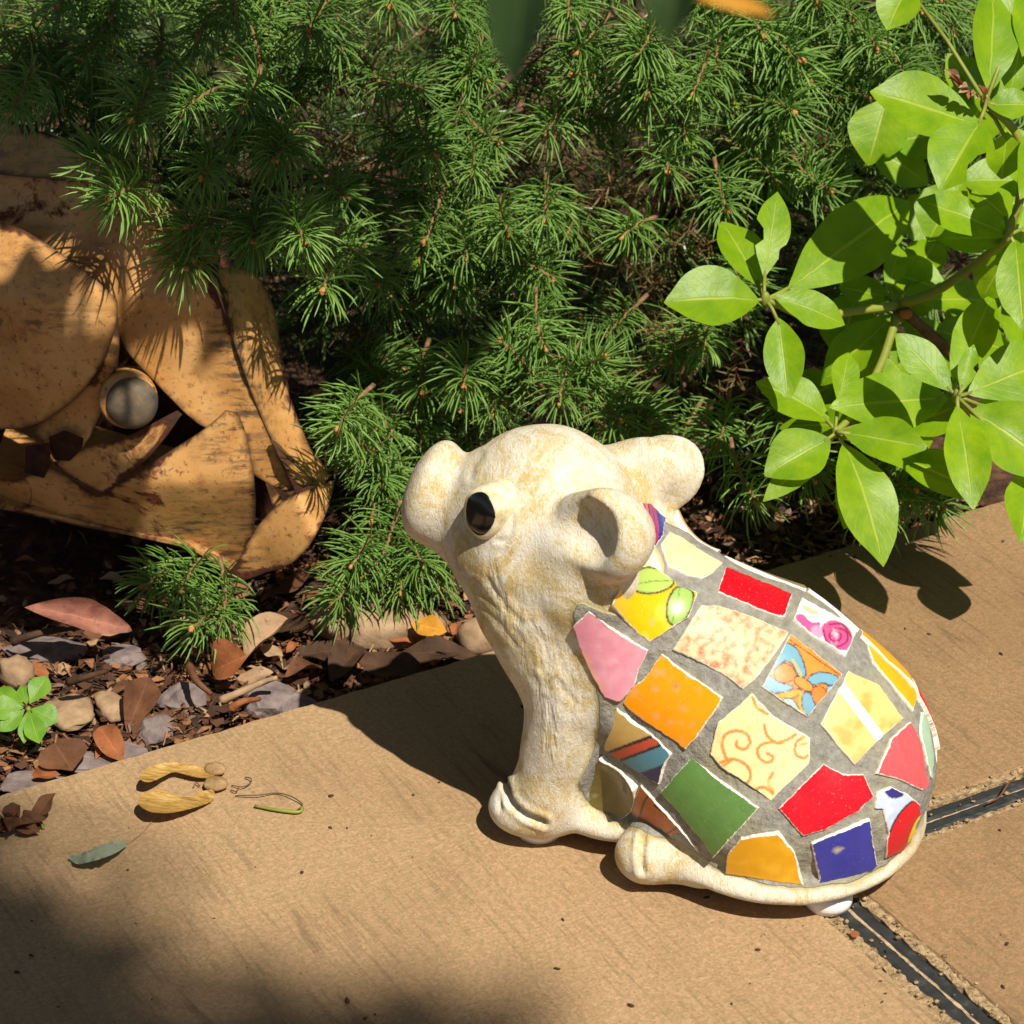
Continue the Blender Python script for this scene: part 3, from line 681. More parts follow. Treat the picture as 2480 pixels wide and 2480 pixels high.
        wob=np.array([abs(noise.noise(Vector((q[0]*700,q[1]*700,1.))))*.0006 for q in o2])[:,None]
        inn=inset(o2,.00022)+(inset(o2,1.)-o2)*wob
        top,tf=cdt(inn,.0006 if pat else .0024)
        # drop loose verts order: top[:len(inn)] are outline points
        nt=len(top); ro=o2; rz=hgt(ro)
        Vt=cc+top[:,:1]*tx+top[:,1:]*ty+hgt(top)[:,None]*n
        Vo=cc+ro[:,:1]*tx+ro[:,1:]*ty+(rz-.00035)[:,None]*n
        Vb=cc+ro[:,:1]*tx+ro[:,1:]*ty+(rz-.0075)[:,None]*n
        k=len(ro); Fa=list(tf); idx=[0]*len(tf)
        m_in=min(len(inn),k)
        for i in range(k):
            j=(i+1)%k; Fa.append((nt+i,nt+j,j,i)); idx.append(1); Fa.append((nt+k+i,nt+k+j,nt+j,nt+i)); idx.append(1)
        Vall=np.concatenate([Vt,Vo,Vb]); Qp=proj(Vall); Qz=(Qp-[900,980])/.44 if fn_ is R1 else (Qp-[1350,1200])/.5435
        colr=paint(Qz)
        sh=rng.uniform(.96,1.04)
        o=child('tile_piece',Vall,Fa,[M['glaze'],M['bisque']],root,smooth=False,idx=idx,col=np.clip(colr*sh,0,1))
        if nm in LAB: o['label']=LAB[nm]
        lat=(Vt-PO)@PN
        if lat.min()>.004: flat.append((Vall,Fa,idx,colr))
    # the far flank carries pieces of its own
    cols=[f_[3].mean(0) for f_ in flat]; rng.shuffle(cols)
    for (Va,Fa,idx,cr),cm in zip(flat,cols):
        l=((Va-PO)@PN)[:,None]; V2=Va-2*l*PN
        child('tile_piece',V2,[q[::-1] for q in Fa],[M['glaze'],M['bisque']],root,smooth=False,idx=idx,col=np.clip(np.broadcast_to(cm,cr.shape)*.97,0,1))
    # eyes: a short tube with a black pupil
    for s in(1,-1):
        h,nv=hit(1186,1236)
        ax=unit(PF*.36+PN*.90+np.array([0,0,.12])); p=h.copy()
        upv=unit(np.array([0,0,1.])-ax*ax[2]-PF*.18); sd=unit(np.cross(ax,upv)); upv=np.cross(sd,ax)
        rings=[(-.012,1.12),(.001,1.08),(.004,1.03),(.0058,.96),(.0068,.86),(.007,.8)]; n=28; V=[];Fa=[]
        for d,r in rings:
            for k in range(n):
                q=2*math.pi*k/n; w=1+.04*math.sin(q*3+1); V.append(p+ax*d+sd*math.cos(q)*.0098*r*w+upv*math.sin(q)*.0116*r*w)
        for i in range(len(rings)-1):
            for k in range(n): Fa.append((i*n+k,i*n+(k+1)%n,(i+1)*n+(k+1)%n,(i+1)*n+k))
        P2=[];F2=[]
        for d,r in ((.0066,.84),(.0074,.8),(.0081,.66),(.0086,.48),(.0089,.3),(.009,.12)):
            for k in range(n):
                q=2*math.pi*k/n; rr=r*(1+.02*math.sin(q*5)); P2.append(p+ax*d+sd*math.cos(q)*.0098*rr+upv*(math.sin(q)*.0116*rr+.0006))
        for i in range(5):
            for k in range(n): F2.append((i*n+k,i*n+(k+1)%n,(i+1)*n+(k+1)%n,(i+1)*n+k))
        F2.append(tuple(range(5*n,6*n)))
        if s<0:
            fl=lambda Q:[np.asarray(v)-2*((np.asarray(v)-PO)@PN)*PN+PN*.006-np.array([0,0,.006]) for v in Q]
            V,P2=fl(V),fl(P2); Fa=[q[::-1] for q in Fa]; F2=[q[::-1] for q in F2]
        e=child('eye',V,Fa,M['eyewhite'],root)
        pu=obj('pupil',np.asarray(P2)-PO,F2,M['black'],e)
    # pads
    for u,l in((-77,44),(-77,-44),(60,29),(60,-29)):
        c=PO+(u*PF+l*PN)/1000.; 
        V=[];Fa=[];n=24
        for z,r in((0.0003,.0102),(.003,.0110),(.0085,.0110)):
            for k in range(n): q=2*math.pi*k/n; V.append((c[0]+r*math.cos(q),c[1]+r*math.sin(q),z))
        for i in range(2):
            for k in range(n): Fa.append((i*n+k,i*n+(k+1)%n,(i+1)*n+(k+1)%n,(i+1)*n+k))
        Fa.append(tuple(range(n))[::-1]); Fa.append(tuple(range(2*n,3*n)))
        child('foot_pad',V,Fa,M['pad'],root)
make_pig()
# ------------------------------------------------------------------ spruce shrub
def needle_geo(base,d0,d1,L,w,seg,prism,V,Fa,LC):
    # curved needle: direction turns from d0 to d1
    p=np.array(base,float); side=unit(np.cross(d0,d1)+1e-6); o=len(V); ns=3 if prism else 2
    for i in range(seg+1):
        t=i/seg; d=unit(d0*(1-t)+d1*t); r=w*(.75 if i==0 else (1. if i<seg else .22))
        nn=np.cross(side,d)
        if prism:
            for k in range(3):
                q=2.094*k; V.append(p+r*(math.cos(q)*side+math.sin(q)*nn))
        else: V.append(p+side*r); V.append(p-side*r)
        for _ in range(ns): LC.append((0,t,0))
        p=p+d*L/seg
    for i in range(seg):
        a=o+i*ns
        if prism:
            for k in range(3): Fa.append((a+k,a+(k+1)%3,a+3+(k+1)%3,a+3+k))
        else: Fa.append((a,a+1,a+3,a+2))
def shoot_geo(rng,L,nn,prism=True,seg=3,stem=True,nl=.0245,w=.00053,dead=False):
    V=[];Fa=[];LC=[];idx=[]
    bend=np.array([rng.uniform(-.25,.25),rng.uniform(-.25,.25),0])
    def ax(s): return np.array([0,0,-s])+bend*s*s/max(L,1e-4)
    for i in range(nn):
        t=(i+rng.random())/nn; s=L*.88*t**1.25
        phi=i*2.39996+rng.uniform(-.5,.5); rad=np.array([math.cos(phi),math.sin(phi),0])
        th0=math.radians(rng.uniform(58,82)+14*t-26*(s<.004)); th1=th0-math.radians(rng.uniform(18,52))
        if dead: th0=rng.uniform(.6,2.2); th1=th0+rng.uniform(-.7,.7)
        tw=np.cross(rad,[0,0,1.])*rng.uniform(-.22,.22)
        d0=unit(rad*math.sin(th0)+np.array([0,0,math.cos(th0)])+tw); d1=unit(rad*math.sin(th1)+np.array([0,0,math.cos(th1)])-tw)
        needle_geo(ax(s)+rad*.0006,d0,d1,nl*rng.uniform(.72,1.08)*(1-.25*(t<.12)),w*rng.uniform(.85,1.15),seg,prism,V,Fa,LC)
    idx=[0]*len(Fa)
    if stem:
        sv,sf=tube([ax(s) for s in np.linspace(L*1.08,0.001,7)],np.linspace(.0014,.0010,7),5)
        o=len(V); V+=list(sv); Fa+=[tuple(q+o for q in t) for t in sf]; LC+=[(0,0,0)]*len(sv); idx+=[1]*len(sf)
        for k in range(3):      # tan buds
            c=(rng.uniform(-.0016,.0016),rng.uniform(-.0016,.0016),.0008+rng.uniform(-.001,.001))
            bv,bf=blob(c,(.0013,.0013,.0023),k,1,.1); o=len(V); V+=list(bv); Fa+=[tuple(q+o for q in t) for t in bf]; LC+=[(0,0,0)]*len(bv); idx+=[2]*len(bf)
    return V,Fa,LC,idx
def add_newbud(V,Fa,LC,idx,rng):
    for k in range(16):
        ph=k*2.4; th=rng.uniform(.1,.75); d0=np.array([math.cos(ph)*math.sin(th),math.sin(ph)*math.sin(th),math.cos(th)]); d1=unit(d0+np.array([0,0,.9]))
        n=len(Fa); needle_geo((0,0,.001),d0,d1,rng.uniform(.005,.0075),.0009,2,True,V,Fa,LC); idx+=[3]*(len(Fa)-n)
def spruce():
    rng=random.Random(11); root=empty('spruce_shrub',(.10,.62,-.03),'dark green spruce shrub with long soft needles spreading behind the ornaments','shrub')
    SM=[M['needle'],M['twig'],M['bud'],M['newbud']]
    metas=[]
    for k in range(14):
        L=rng.uniform(.024,.042); V,Fa,LC,idx=shoot_geo(rng,L,rng.randint(60,86),seg=4)
        if k in(3,8,12): add_newbud(V,Fa,LC,idx,rng)
        o=obj('shoot',V,Fa,SM,root,idx=idx,uv=LC); metas.append(o.data); bpy.data.objects.remove(o)
    ro=np.array(root.location)
    def place(p,ax,k,sc=1.):
        ob=bpy.data.objects.new('shoot',metas[k]); COL.objects.link(ob); ob.parent=root
        q=Vector(ax).to_track_quat('Z','Y').to_matrix().to_4x4()
        ob.matrix_local=Matrix.Translation(Vector(p-ro))@q@Matrix.Rotation(rng.uniform(0,6.3),4,'Z')@Matrix.Scale(sc,4)
    R6=lambda x,y:(400+.621*x,.621*y); R4=lambda x,y:(1560+.7244*x,.7244*y); R3=lambda x,y:(.6212*x,250+.6212*y); RN=lambda x,y:(700+.44*x,850+.44*y); R5=lambda x,y:(.4658*x,1350+.4658*y)
    RT=lambda x,y:(1250+.3882*x,.3882*y)
    H=[]   # px, py, image direction of the tip (x right, y down), facing amount, new bud
    def add(R,l):
        for x,y,dx,dy,*o in l: H.append((*R(x,y),dx,dy,o[0] if o else 0))
    add(R6,[(270,60,0,1),(365,225,.1,1),(300,420,-.5,1),(685,185,.2,1),(65,435,-.6,.8),(145,690,-.4,1),(75,885,-1,.3,1),(345,940,0,1),(430,620,-.5,1),(545,925,.3,1),(620,1135,0,1),(930,590,.3,1),(995,345,.8,.5),(870,360,.5,.6,1),(1015,945,-.3,1),(985,1010,-.3,1,1),(770,990,.8,.6),(1175,1000,.1,1),(1195,680,-.2,1),(1485,520,-.4,1),(1480,860,-.1,1),(1340,910,.4,.8),(1505,1080,.8,.6),(830,1110,0,1),(1165,1500,-.1,1),(1000,1525,.1,.8),(1475,1350,.3,.8),(1310,1330,-.6,-.5),(1540,1560,0,1),(1700,1520,.5,.6),(675,1670,-.2,.5),(1590,290,-1,.1),(1600,200,-.5,.5),(1880,375,.3,.7),(1840,220,-.5,.7),(1780,920,-.8,.8),(1710,1390,.6,-.3),(1770,1640,.4,.6),(1880,1670,.8,.3),(880,20,0,1),(1130,60,.2,1),(560,120,-.2,1),(120,150,-.4,1),(1050,600,.5,.8),(1300,560,.7,.5),(700,770,.8,.6)])
    add(R4,[(395,110,.6,.8),(555,275,.5,.8),(75,570,0,1),(440,605,.5,.9),(275,700,.2,1),(620,635,.8,.5),(165,315,-.2,.6,1),(290,345,.5,.4,1),(145,460,.2,.7,1),(460,435,.5,.5,1),(775,160,.1,.8),(10,320,-.3,1),(700,500,.9,.4),(580,20,.1,1),(200,1160,-.2,1),(20,1410,.6,.4),(380,1680,.6,.8),(560,1600,.4,1),(700,60,.4,.8),(880,250,.5,.7),(760,330,.8,.5),(520,200,.6,.6),(900,1640,.8,.5),(1000,1700,.6,.7),(780,1720,.2,.9),(930,40,.3,.9),(480,1450,.3,.8),(330,960,.4,.8),(250,1480,-.3,.8),(650,330,.6,.4),(820,480,.7,.5)])
    add(RT,[(330,90,0,1),(760,350,-.4,.7),(1540,210,.4,.8),(1880,10,.2,.9),(1250,420,0,.8),(1730,700,.5,.6)])
    add(R3,[(330,215,-1,.1),(430,375,-.7,.7),(990,545,0,1),(1070,215,.1,1),(1190,540,.4,.8),(720,640,.1,1),(40,30,-.5,1),(180,-60,-.4,1),(120,-250,-.2,1),(320,-180,-.4,.8),(520,60,-.3,1),(600,-120,-.3,1),(20,-130,-.8,.4),(430,-330,0,1),(230,-380,-.2,1)])
    add(RN,[(270,420,-.4,-.3),(395,600,-.3,.2),(455,940,0,1),(510,740,.1,.7),(575,820,.2,.7),(250,1380,-.7,.7),(740,1180,.4,.8),(820,1300,.1,1),(620,1330,.1,1),(480,1210,-.4,.9),(900,1150,.4,.7),(330,480,-.6,.2),(350,1180,-.4,.8)])
    add(R5,[(1000,370,-.6,.7),(940,170,-.3,1),(760,150,-.6,.7),(1150,330,-.2,.9)])
    def ysurf(x,y):
        b=.40-.165*min(1.25,max(-.3,y/1400))
        if x<820 and 250<y<1200: b=min(b,.205+.00002*max(0,600-y))
        if x>1700 and y<1150: b+=.03
        return b
    hp=[]
    for x,y,dx,dy,nb in H:
        Y=ysurf(x,y)+rng.uniform(-.02,.02)
        if x<420 and y<620: Y=max(Y,.19)
        if x<1100 and y>1300: Y=.205+rng.uniform(-.01,.01)
        p=gy(x,y,Y)
        if p[2]<.004: p=gz(x,y,.012)
        im=unit(np.array([dx,0,0])-U*dy); a=unit(im*.85-F*rng.uniform(.55,.95)+np.array([0,0,.0]))
        k=rng.choice((3,8,12)) if nb else rng.choice([q for q in range(14) if q not in(3,8,12)])
        place(p,a,k,rng.uniform(.95,1.15)); hp.append((x,y))
    hp=np.array(hp)
    # second layer between the nearer shoots
    HOLES=[(1500,460,80),(1310,300,100),(1620,720,95),(960,1420,120),(1760,1080,110),(800,850,110),(790,370,75),(150,120,120),(1440,930,60)]
    n=len(H); tries=0
    while n<300 and tries<9000:
        tries+=1; x=rng.uniform(-120,2600); y=rng.uniform(-120,1330)
        if x<780 and y>480 and y<1330: continue
        if x<800 and y>1200: continue
        if y>1250 and 900<x<2300 and rng.random()<.7: continue
        if any((x-a)**2+(y-b)**2<r*r for a,b,r in HOLES): continue
        Y=ysurf(x,y)+rng.uniform(.02,.07)
        if x>1650 and y>350: Y+=.07
        if x<830 and 250<y<1350: Y=max(Y,.40)
        p=gy(x,y,Y)
        if p[2]<.0: continue
        im=unit(np.array([rng.uniform(-.8,.8),0,0])-U*rng.uniform(-.1,1)); a=unit(im-F*rng.uniform(.3,1.))
        place(p,a,rng.randrange(14) if rng.random()<.35 else rng.choice([q for q in range(14) if q not in(3,8,12)]),rng.uniform(.85,1.1)); n+=1
    # inner mass: more shoots joined together
    var=[shoot_geo(rng,rng.uniform(.03,.05),50,False,2,False) for _ in range(8)]
    VV=[];FF=[];LL=[];o=0
    for i in range(1150):
        x=rng.uniform(-200,2680); y=rng.uniform(-200,1420); Y=ysurf(x,y)+rng.uniform(.07,.42)
        if x<830 and 230<y<1400: Y=rng.uniform(.42,.7)
        if x>1650 and y>350: Y+=.06
        if any((x-a)**2+(y-b)**2<(r*.9)**2 for a,b,r in HOLES) and Y<ysurf(x,y)+.2: continue
        p=gy(x,y,Y)
        if p[2]<-.01: continue
        v=var[rng.randrange(8)]; R=np.array(Vector(unit(np.array([rng.uniform(-1,1),rng.uniform(-1.2,.2),rng.uniform(-.5,1)]))).to_track_quat('Z','Y').to_matrix())
        VV.append(np.array(v[0])@R.T+p); FF+=[tuple(q+o for q in t) for t in v[1]]; LL+=v[2]; o+=len(v[0])
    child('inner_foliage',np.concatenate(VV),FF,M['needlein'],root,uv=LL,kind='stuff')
    # dead brown needles and twigs inside
    VV=[];FF=[];LL=[];o=0
    var=[shoot_geo(rng,.05,40,False,2,False,.012,.0005,True) for _ in range(5)]
    for i in range(330):
        if i<150:
            hx,hy,r=HOLES[rng.randrange(len(HOLES))]; x=hx+rng.gauss(0,r*.8); y=hy+rng.gauss(0,r*.8); Y=ysurf(x,y)+rng.uniform(.05,.16)
        else: x=rng.uniform(300,2400); y=rng.uniform(0,1420); Y=ysurf(x,y)+rng.uniform(.06,.3)
        if x<830 and 230<y<1400: continue
        p=gy(x,y,Y)
        if p[2]<-.015: continue
        v=var[rng.randrange(5)]; R=np.array(Vector(unit(np.random.normal(size=3))).to_track_quat('Z','Y').to_matrix())
        VV.append(np.array(v[0])@R.T+p); FF+=[tuple(q+o for q in t) for t in v[1]]; LL+=v[2]; o+=len(v[0])
    child('dead_needles',np.concatenate(VV),FF,M['dead'],root,uv=LL,kind='stuff')
    tv,tf=tube(spline([(.10,.62,-.05),(.11,.63,.06),(.09,.66,.18),(.10,.7,.3)]),.012,8); child('trunk',tv,tf,M['bark'],root)
    for i in range(22):
        x=rng.uniform(0,2480); y=rng.uniform(-50,1250); Y=ysurf(x,y)+rng.uniform(.06,.1)
        if x<830 and 230<y<1400: Y=.42
        e=gy(x,y,Y); 
        if e[2]<0: continue
        s=np.array([.10,.64,rng.uniform(.02,.2)]); m=(s+e)/2+np.array([rng.uniform(-.05,.05),0,-rng.uniform(.0,.04)])
        tv,tf=tube(spline([s,m,e],6),np.linspace(.005,.0014,13),6); child('branch',tv,tf,M['bark'],root)
    for (x0,y0,x1,y1) in((1420,60,1180,240),(1330,170,1250,280),(1180,800,1260,870),(560,1500,720,1380)):
        a=gy(x0,y0,.44); b=gy(x1,y1,.40)
        tv,tf=tube(spline([a,(a+b)/2+np.array([0,0,.005]),b],5),np.linspace(.004,.002,11),6); child('branch',tv,tf,M['bark'],root)
spruce()
# ------------------------------------------------------------------ broad leaves
def leaf_geo(L,Wd,fold=.18,curl=.15,wave=.02,tip=.55,bites=(),seed=0,step=.07,taper=1.0):
    # leaf in local coordinates: y along 0..L, x across, z up; returns verts, faces, leafco
    ys=np.linspace(0,1,26); hw=np.sin(np.pi*ys**taper)**.8*(1-.25*np.abs(ys-.5)**2)
    hw=np.where(ys>.78,hw*(1-(ys-.78)*.9),hw); hw/=hw.max()
    asp=Wd/2/L
    o=np.concatenate([np.stack([hw*asp,ys],1),np.stack([-hw*asp,ys],1)[::-1][1:-1]])
    o=o+np.array([[noise.noise(Vector((p[0]*5+seed,p[1]*7,seed)))*.012,0] for p in o])
    o=resample(o,.03)
    for bx,by,br in bites:
        c=np.array([bx*asp,by]); new=[]
        for p in o:
            d=np.linalg.norm(p-c)
            if d<br:
                inn=unit(np.array([-c[0]*.6,.5-c[1]])*np.array([1.,.35])+1e-6); q=unit(p-c)
                if q@inn<0: q=q-2*(q@inn)*inn
                a=.35; new.append(c+br*unit(q*a+inn*(1-a) if d>1e-6 else inn)*(1+.12*noise.noise(Vector((p[0]*60,p[1]*60,1)))))
            else: new.append(p)
        o=np.array(new)
        k=[0]
        for i in range(1,len(o)):
            if np.linalg.norm(o[i]-o[k[-1]])>.006: k.append(i)
        o=o[k]
    mid=np.stack([np.zeros(18),np.linspace(.05,.95,18)],1)
    V,Fa=cdt(o,step)
    x=V[:,0]/asp; y=V[:,1]
    hwv=np.interp(y,ys,hw)*asp+1e-5
    X3=V[:,0]*L*(1-fold*.15); r=np.abs(V[:,0])*L
    Z=fold*r-curl*L*(y**2)+wave*L*np.sin(y*7+seed)*np.abs(x)+np.array([noise.noise(Vector((a*3,b*5,seed)))*.012*L for a,b in V])
    P=np.stack([X3,y*L,Z],1); co=np.stack([np.clip(V[:,0]/np.maximum(hwv,asp*.15),-1,1),y],1)
    return P,Fa,co
def place_leaf(name,base,tipp,width,nhint,mat,parent,fold=.18,curl=.12,bites=(),seed=0,wave=.02,taper=1.,**kw):
    base=np.asarray(base,float); d=np.asarray(tipp,float)-base; L=np.linalg.norm(d); y=d/L
    P,Fa,co=leaf_geo(L,width,fold,curl,wave,bites=bites,seed=seed,taper=taper)
    n=unit(np.asarray(nhint,float)-y*(np.asarray(nhint,float)@y)); x=np.cross(y,n)
    # keep the tip on its mark although the leaf curls
    P=P+np.outer(P[:,1]/L,[0,0,curl*L])*1.0-np.outer(4*(P[:,1]/L)*(1-P[:,1]/L),[0,0,-curl*L*.12])
    Wv=base+P[:,:1]*x+P[:,1:2]*y+P[:,2:]*n
    if parent is None: return obj(name,Wv,Fa,mat,uv=co,**kw)
    return child(name,Wv,Fa,mat,parent,uv=co,**kw)
def rhodo():
    rng=random.Random(5); R=lambda p:(1560+.7244*p[0],.7244*p[1])
    root=empty('rhododendron',(.34,.30,-.03),'bright green broad leaved shrub with nibbled leaves growing beside the paving','shrub')
    CEN={'A':((405,1000),.235),'B':((640,1445),.215),'C':((1045,1325),.20),'D':((1140,340),.25),'E':((1215,790),.245),'G':((850,1020),.29)}
    L=[('A',(385,1005),(65,1012),225,.0,()),('A',(430,990),(672,1087),130,.0,()),('A',(478,968),(888,672),235,.02,()),('A',(400,930),(446,640),118,.01,((-1.,.45,.12),(1.,.3,.08))),('A',(388,960),(258,740),150,.03,()),('A',(450,1062),(483,1342),135,0,((.5,1.,.07),)),
     ('B',(620,1405),(372,1278),170,.012,((-.9,.85,.12),)),('B',(648,1350),(683,1178),98,.01,()),('B',(1015,1332),(618,1362),200,.0,()),('B',(664,1446),(950,1498),152,-.01,()),('B',(622,1465),(402,1592),185,-.004,()),('B',(612,1490),(396,1678),100,.008,()),('B',(668,1480),(800,1896),205,0,()),
     ('C',(1030,1312),(838,1115),132,.0,()),('C',(1032,1285),(1165,988),140,.02,()),('C',(1060,1312),(1102,1150),66,-.01,((1.,.55,.1),)),('C',(1080,1318),(1430,1190),205,0,()),('C',(1045,1352),(1100,1706),152,-.01,((-1.,.2,.05),)),('C',(1110,1345),(1280,1445),105,.01,()),('C',(1090,1370),(1420,1600),255,.012,()),('C',(1290,1560),(1256,1815),165,0,()),
     ('D',(1130,425),(754,306),235,.0,((.9,.05,.14),)),('D',(1130,395),(988,640),215,-.014,((-1.15,.62,.26),(1.1,.3,.07))),('D',(1150,310),(1165,-40),168,0,((-1.,.78,.06),)),('D',(890,-60),(812,102),140,.0,((-1.,.8,.1),)),('D',(1310,-110),(1264,190),130,-.01,()),('D',(1148,352),(1310,350),110,-.01,((.8,.9,.12),)),('D',(1360,400),(1256,668),150,0,((-1.,.5,.08),)),('D',(1215,440),(1195,600),120,.03,()),('D',(1260,120),(1220,320),130,.03,()),
     ('E',(1222,790),(911,668),160,.0,((.8,.45,.1),)),('E',(1215,802),(975,800),120,.02,()),('E',(1240,800),(1268,1110),150,0,((-1.,.35,.1),(-1.,.6,.06))),('E',(1225,742),(1098,636),150,.03,((1.,.2,.15),)),('E',(1250,770),(1420,700),160,0,()),
     ('G',(812,975),(856,815),80,.0,()),('G',(845,1050),(590,1290),150,.04,()),('G',(860,1060),(1030,1260),170,.04,()),('G',(900,1010),(1200,1010),150,.04,()),('G',(830,1000),(650,960),110,.03,()),('G',(880,960),(980,800),140,.05,()),('G',(840,1080),(720,1260),120,.05,()),('G',(950,1100),(1240,1180),150,.05,()),('B',(680,1470),(985,1560),110,.03,()),('E',(1230,830),(1130,1000),150,.05,()),('G',(800,1180),(880,1270),110,.02,())]
    for i,(c,b,t,w,dd,bites) in enumerate(L):
        cp,cy=CEN[c]; cc=gy(*R(cp),cy); n=unit(np.array([rng.uniform(-.25,.25)+.12,-.62+rng.uniform(-.18,.1),.78]))
        def onp(p):
            d=ray(*R(p)); tt=((cc-C)@n)/(d@n); return C+d*tt
        pb=onp(b)+ray(*R(b))*dd*.5; pt=onp(t)+ray(*R(t))*dd
        sc=np.linalg.norm(pb-C)/f*.7244
        o=place_leaf('leaf',pb,pt,w*sc*1.05,n,M['rhodo'],root,fold=rng.uniform(.12,.3),curl=rng.uniform(.04,.16),bites=bites,seed=i,taper=rng.uniform(.95,1.15))
        q=gy(*R(cp),cy)+F*dd*.3
        tv,tf=tube([q,(q+pb)/2,pb+unit(pt-pb)*.004],.0011,5); child('petiole',tv,tf,M['stemgreen'],root)
    for i in range(34):      # leaves deeper in the shrub
        x=rng.uniform(620,1330); y=rng.uniform(120,1500)
        if x<800 and y<900: continue
        Y=.30+rng.uniform(0,.09); a=rng.uniform(0,6.28); b=gy(*R((x,y)),Y); t=gy(*R((x+math.cos(a)*230,y+math.sin(a)*230)),Y-.02*math.sin(a))
        if min(b[2],t[2])<.01: continue
        place_leaf('leaf',b,t,rng.uniform(.026,.04),unit(np.array([rng.uniform(-.4,.5),-.6,.75])),M['rhodo'],root,fold=rng.uniform(.1,.3),curl=rng.uniform(.05,.2),seed=100+i)
    for i in range(9):       # low leaves under the rosettes, added to widen the shadow on the paving
        x=rng.uniform(2090,2420); y=rng.uniform(1030,1190); b=gy(x,y,.245+rng.uniform(-.01,.02)); a=rng.uniform(0,6.28)
        t=b+np.array([math.cos(a)*.05,math.sin(a)*.05,-.012])
        place_leaf('leaf',b,t,.03,unit(np.array([rng.uniform(-.2,.3),-.3,.9])),M['rhodo'],root,fold=.15,curl=.12,seed=150+i)
    def stem(pts,r0,r1):
        P=[gy(*R(p[:2]),p[2]) for p in pts]; P=spline(P,5); tv,tf=tube(P,np.linspace(r0,r1,len(P)),7); child('stem',tv,tf,M['stemgreen'],root)
    base=np.array([.34,.30,-.03])
    stem([(405,1000,.235),(550,1060,.25),(700,1040,.265),(850,1022,.29)],.0018,.0026)
    stem([(850,1022,.29),(1000,960,.28),(1195,815,.25),(1215,790,.245)],.0028,.002)
    stem([(850,1040,.29),(790,1220,.26),(700,1380,.23),(640,1445,.215)],.0026,.0018)
    stem([(1215,790,.245),(1260,640,.25),(1250,460,.25),(1140,340,.25)],.0024,.002)
    stem([(1045,1325,.20),(1120,1400,.24),(1200,1380,.28)],.0018,.0026)
    e=gy(*R((850,1022)),.29); g=gy(*R((1200,1380)),.28)
    for q in(e,g):
        tv,tf=tube(spline([base,(base+q)/2+np.array([.01,.02,0]),q],6),np.linspace(.006,.003,13),7); child('stem',tv,tf,M['bark'],root)
    for c,sz in (('A',.0026),('B',.0022),('C',.0024),('D',.0026),('E',.0022)):
        cp,cy=CEN[c]; bv,bf=blob(gy(*R(cp),cy),(sz,sz,sz*1.7),3,2,.15); child('bud',bv,bf,M['stemgreen'],root)
    bv,bf=blob(gy(*R((872,1050)),.285),(.004,.003,.003),9,2,.3); child('bud_scar',bv,bf,M['dry2'],root)
    for k in range(9):
        p=gy(*R((1130-k*11,335-k*8)),.238); q=gy(*R((1130-k*11-rng.uniform(10,60),335-k*8-rng.uniform(-25,60))),.232); place_leaf('faded_petal',p,q,rng.uniform(.003,.006),unit(np.array([rng.uniform(-.5,.5),-.6,.6])),M['dry3'] if k%3 else M['dry2'],root,fold=.9,curl=.3,seed=200+k)
rhodo()
def chaikin_c(p,it=2,ang=42):          # corner cutting that keeps sharp corners sharp
    p=[(np.asarray(q,float),None) for q in p]; n=len(p); P=np.array([q[0] for q in p]); a=P-np.roll(P,1,0); b=np.roll(P,-1,0)-P
    cs=(a*b).sum(1)/(np.linalg.norm(a,axis=1)*np.linalg.norm(b,axis=1)+1e-9); S=[bool(c<math.cos(math.radians(ang))) for c in cs]; Q=list(P)
    for _ in range(it):
        o=[];so=[]
        for i in range(len(Q)):
            j=(i+1)%len(Q); h=(i-1)%len(Q)
            if S[i]: o.append(Q[i]); so.append(True)
            else: o.append(.75*Q[i]+.25*Q[h]); so.append(False); o.append(.75*Q[i]+.25*Q[j]); so.append(False)
        Q,S=o,so
    return np.array(Q)
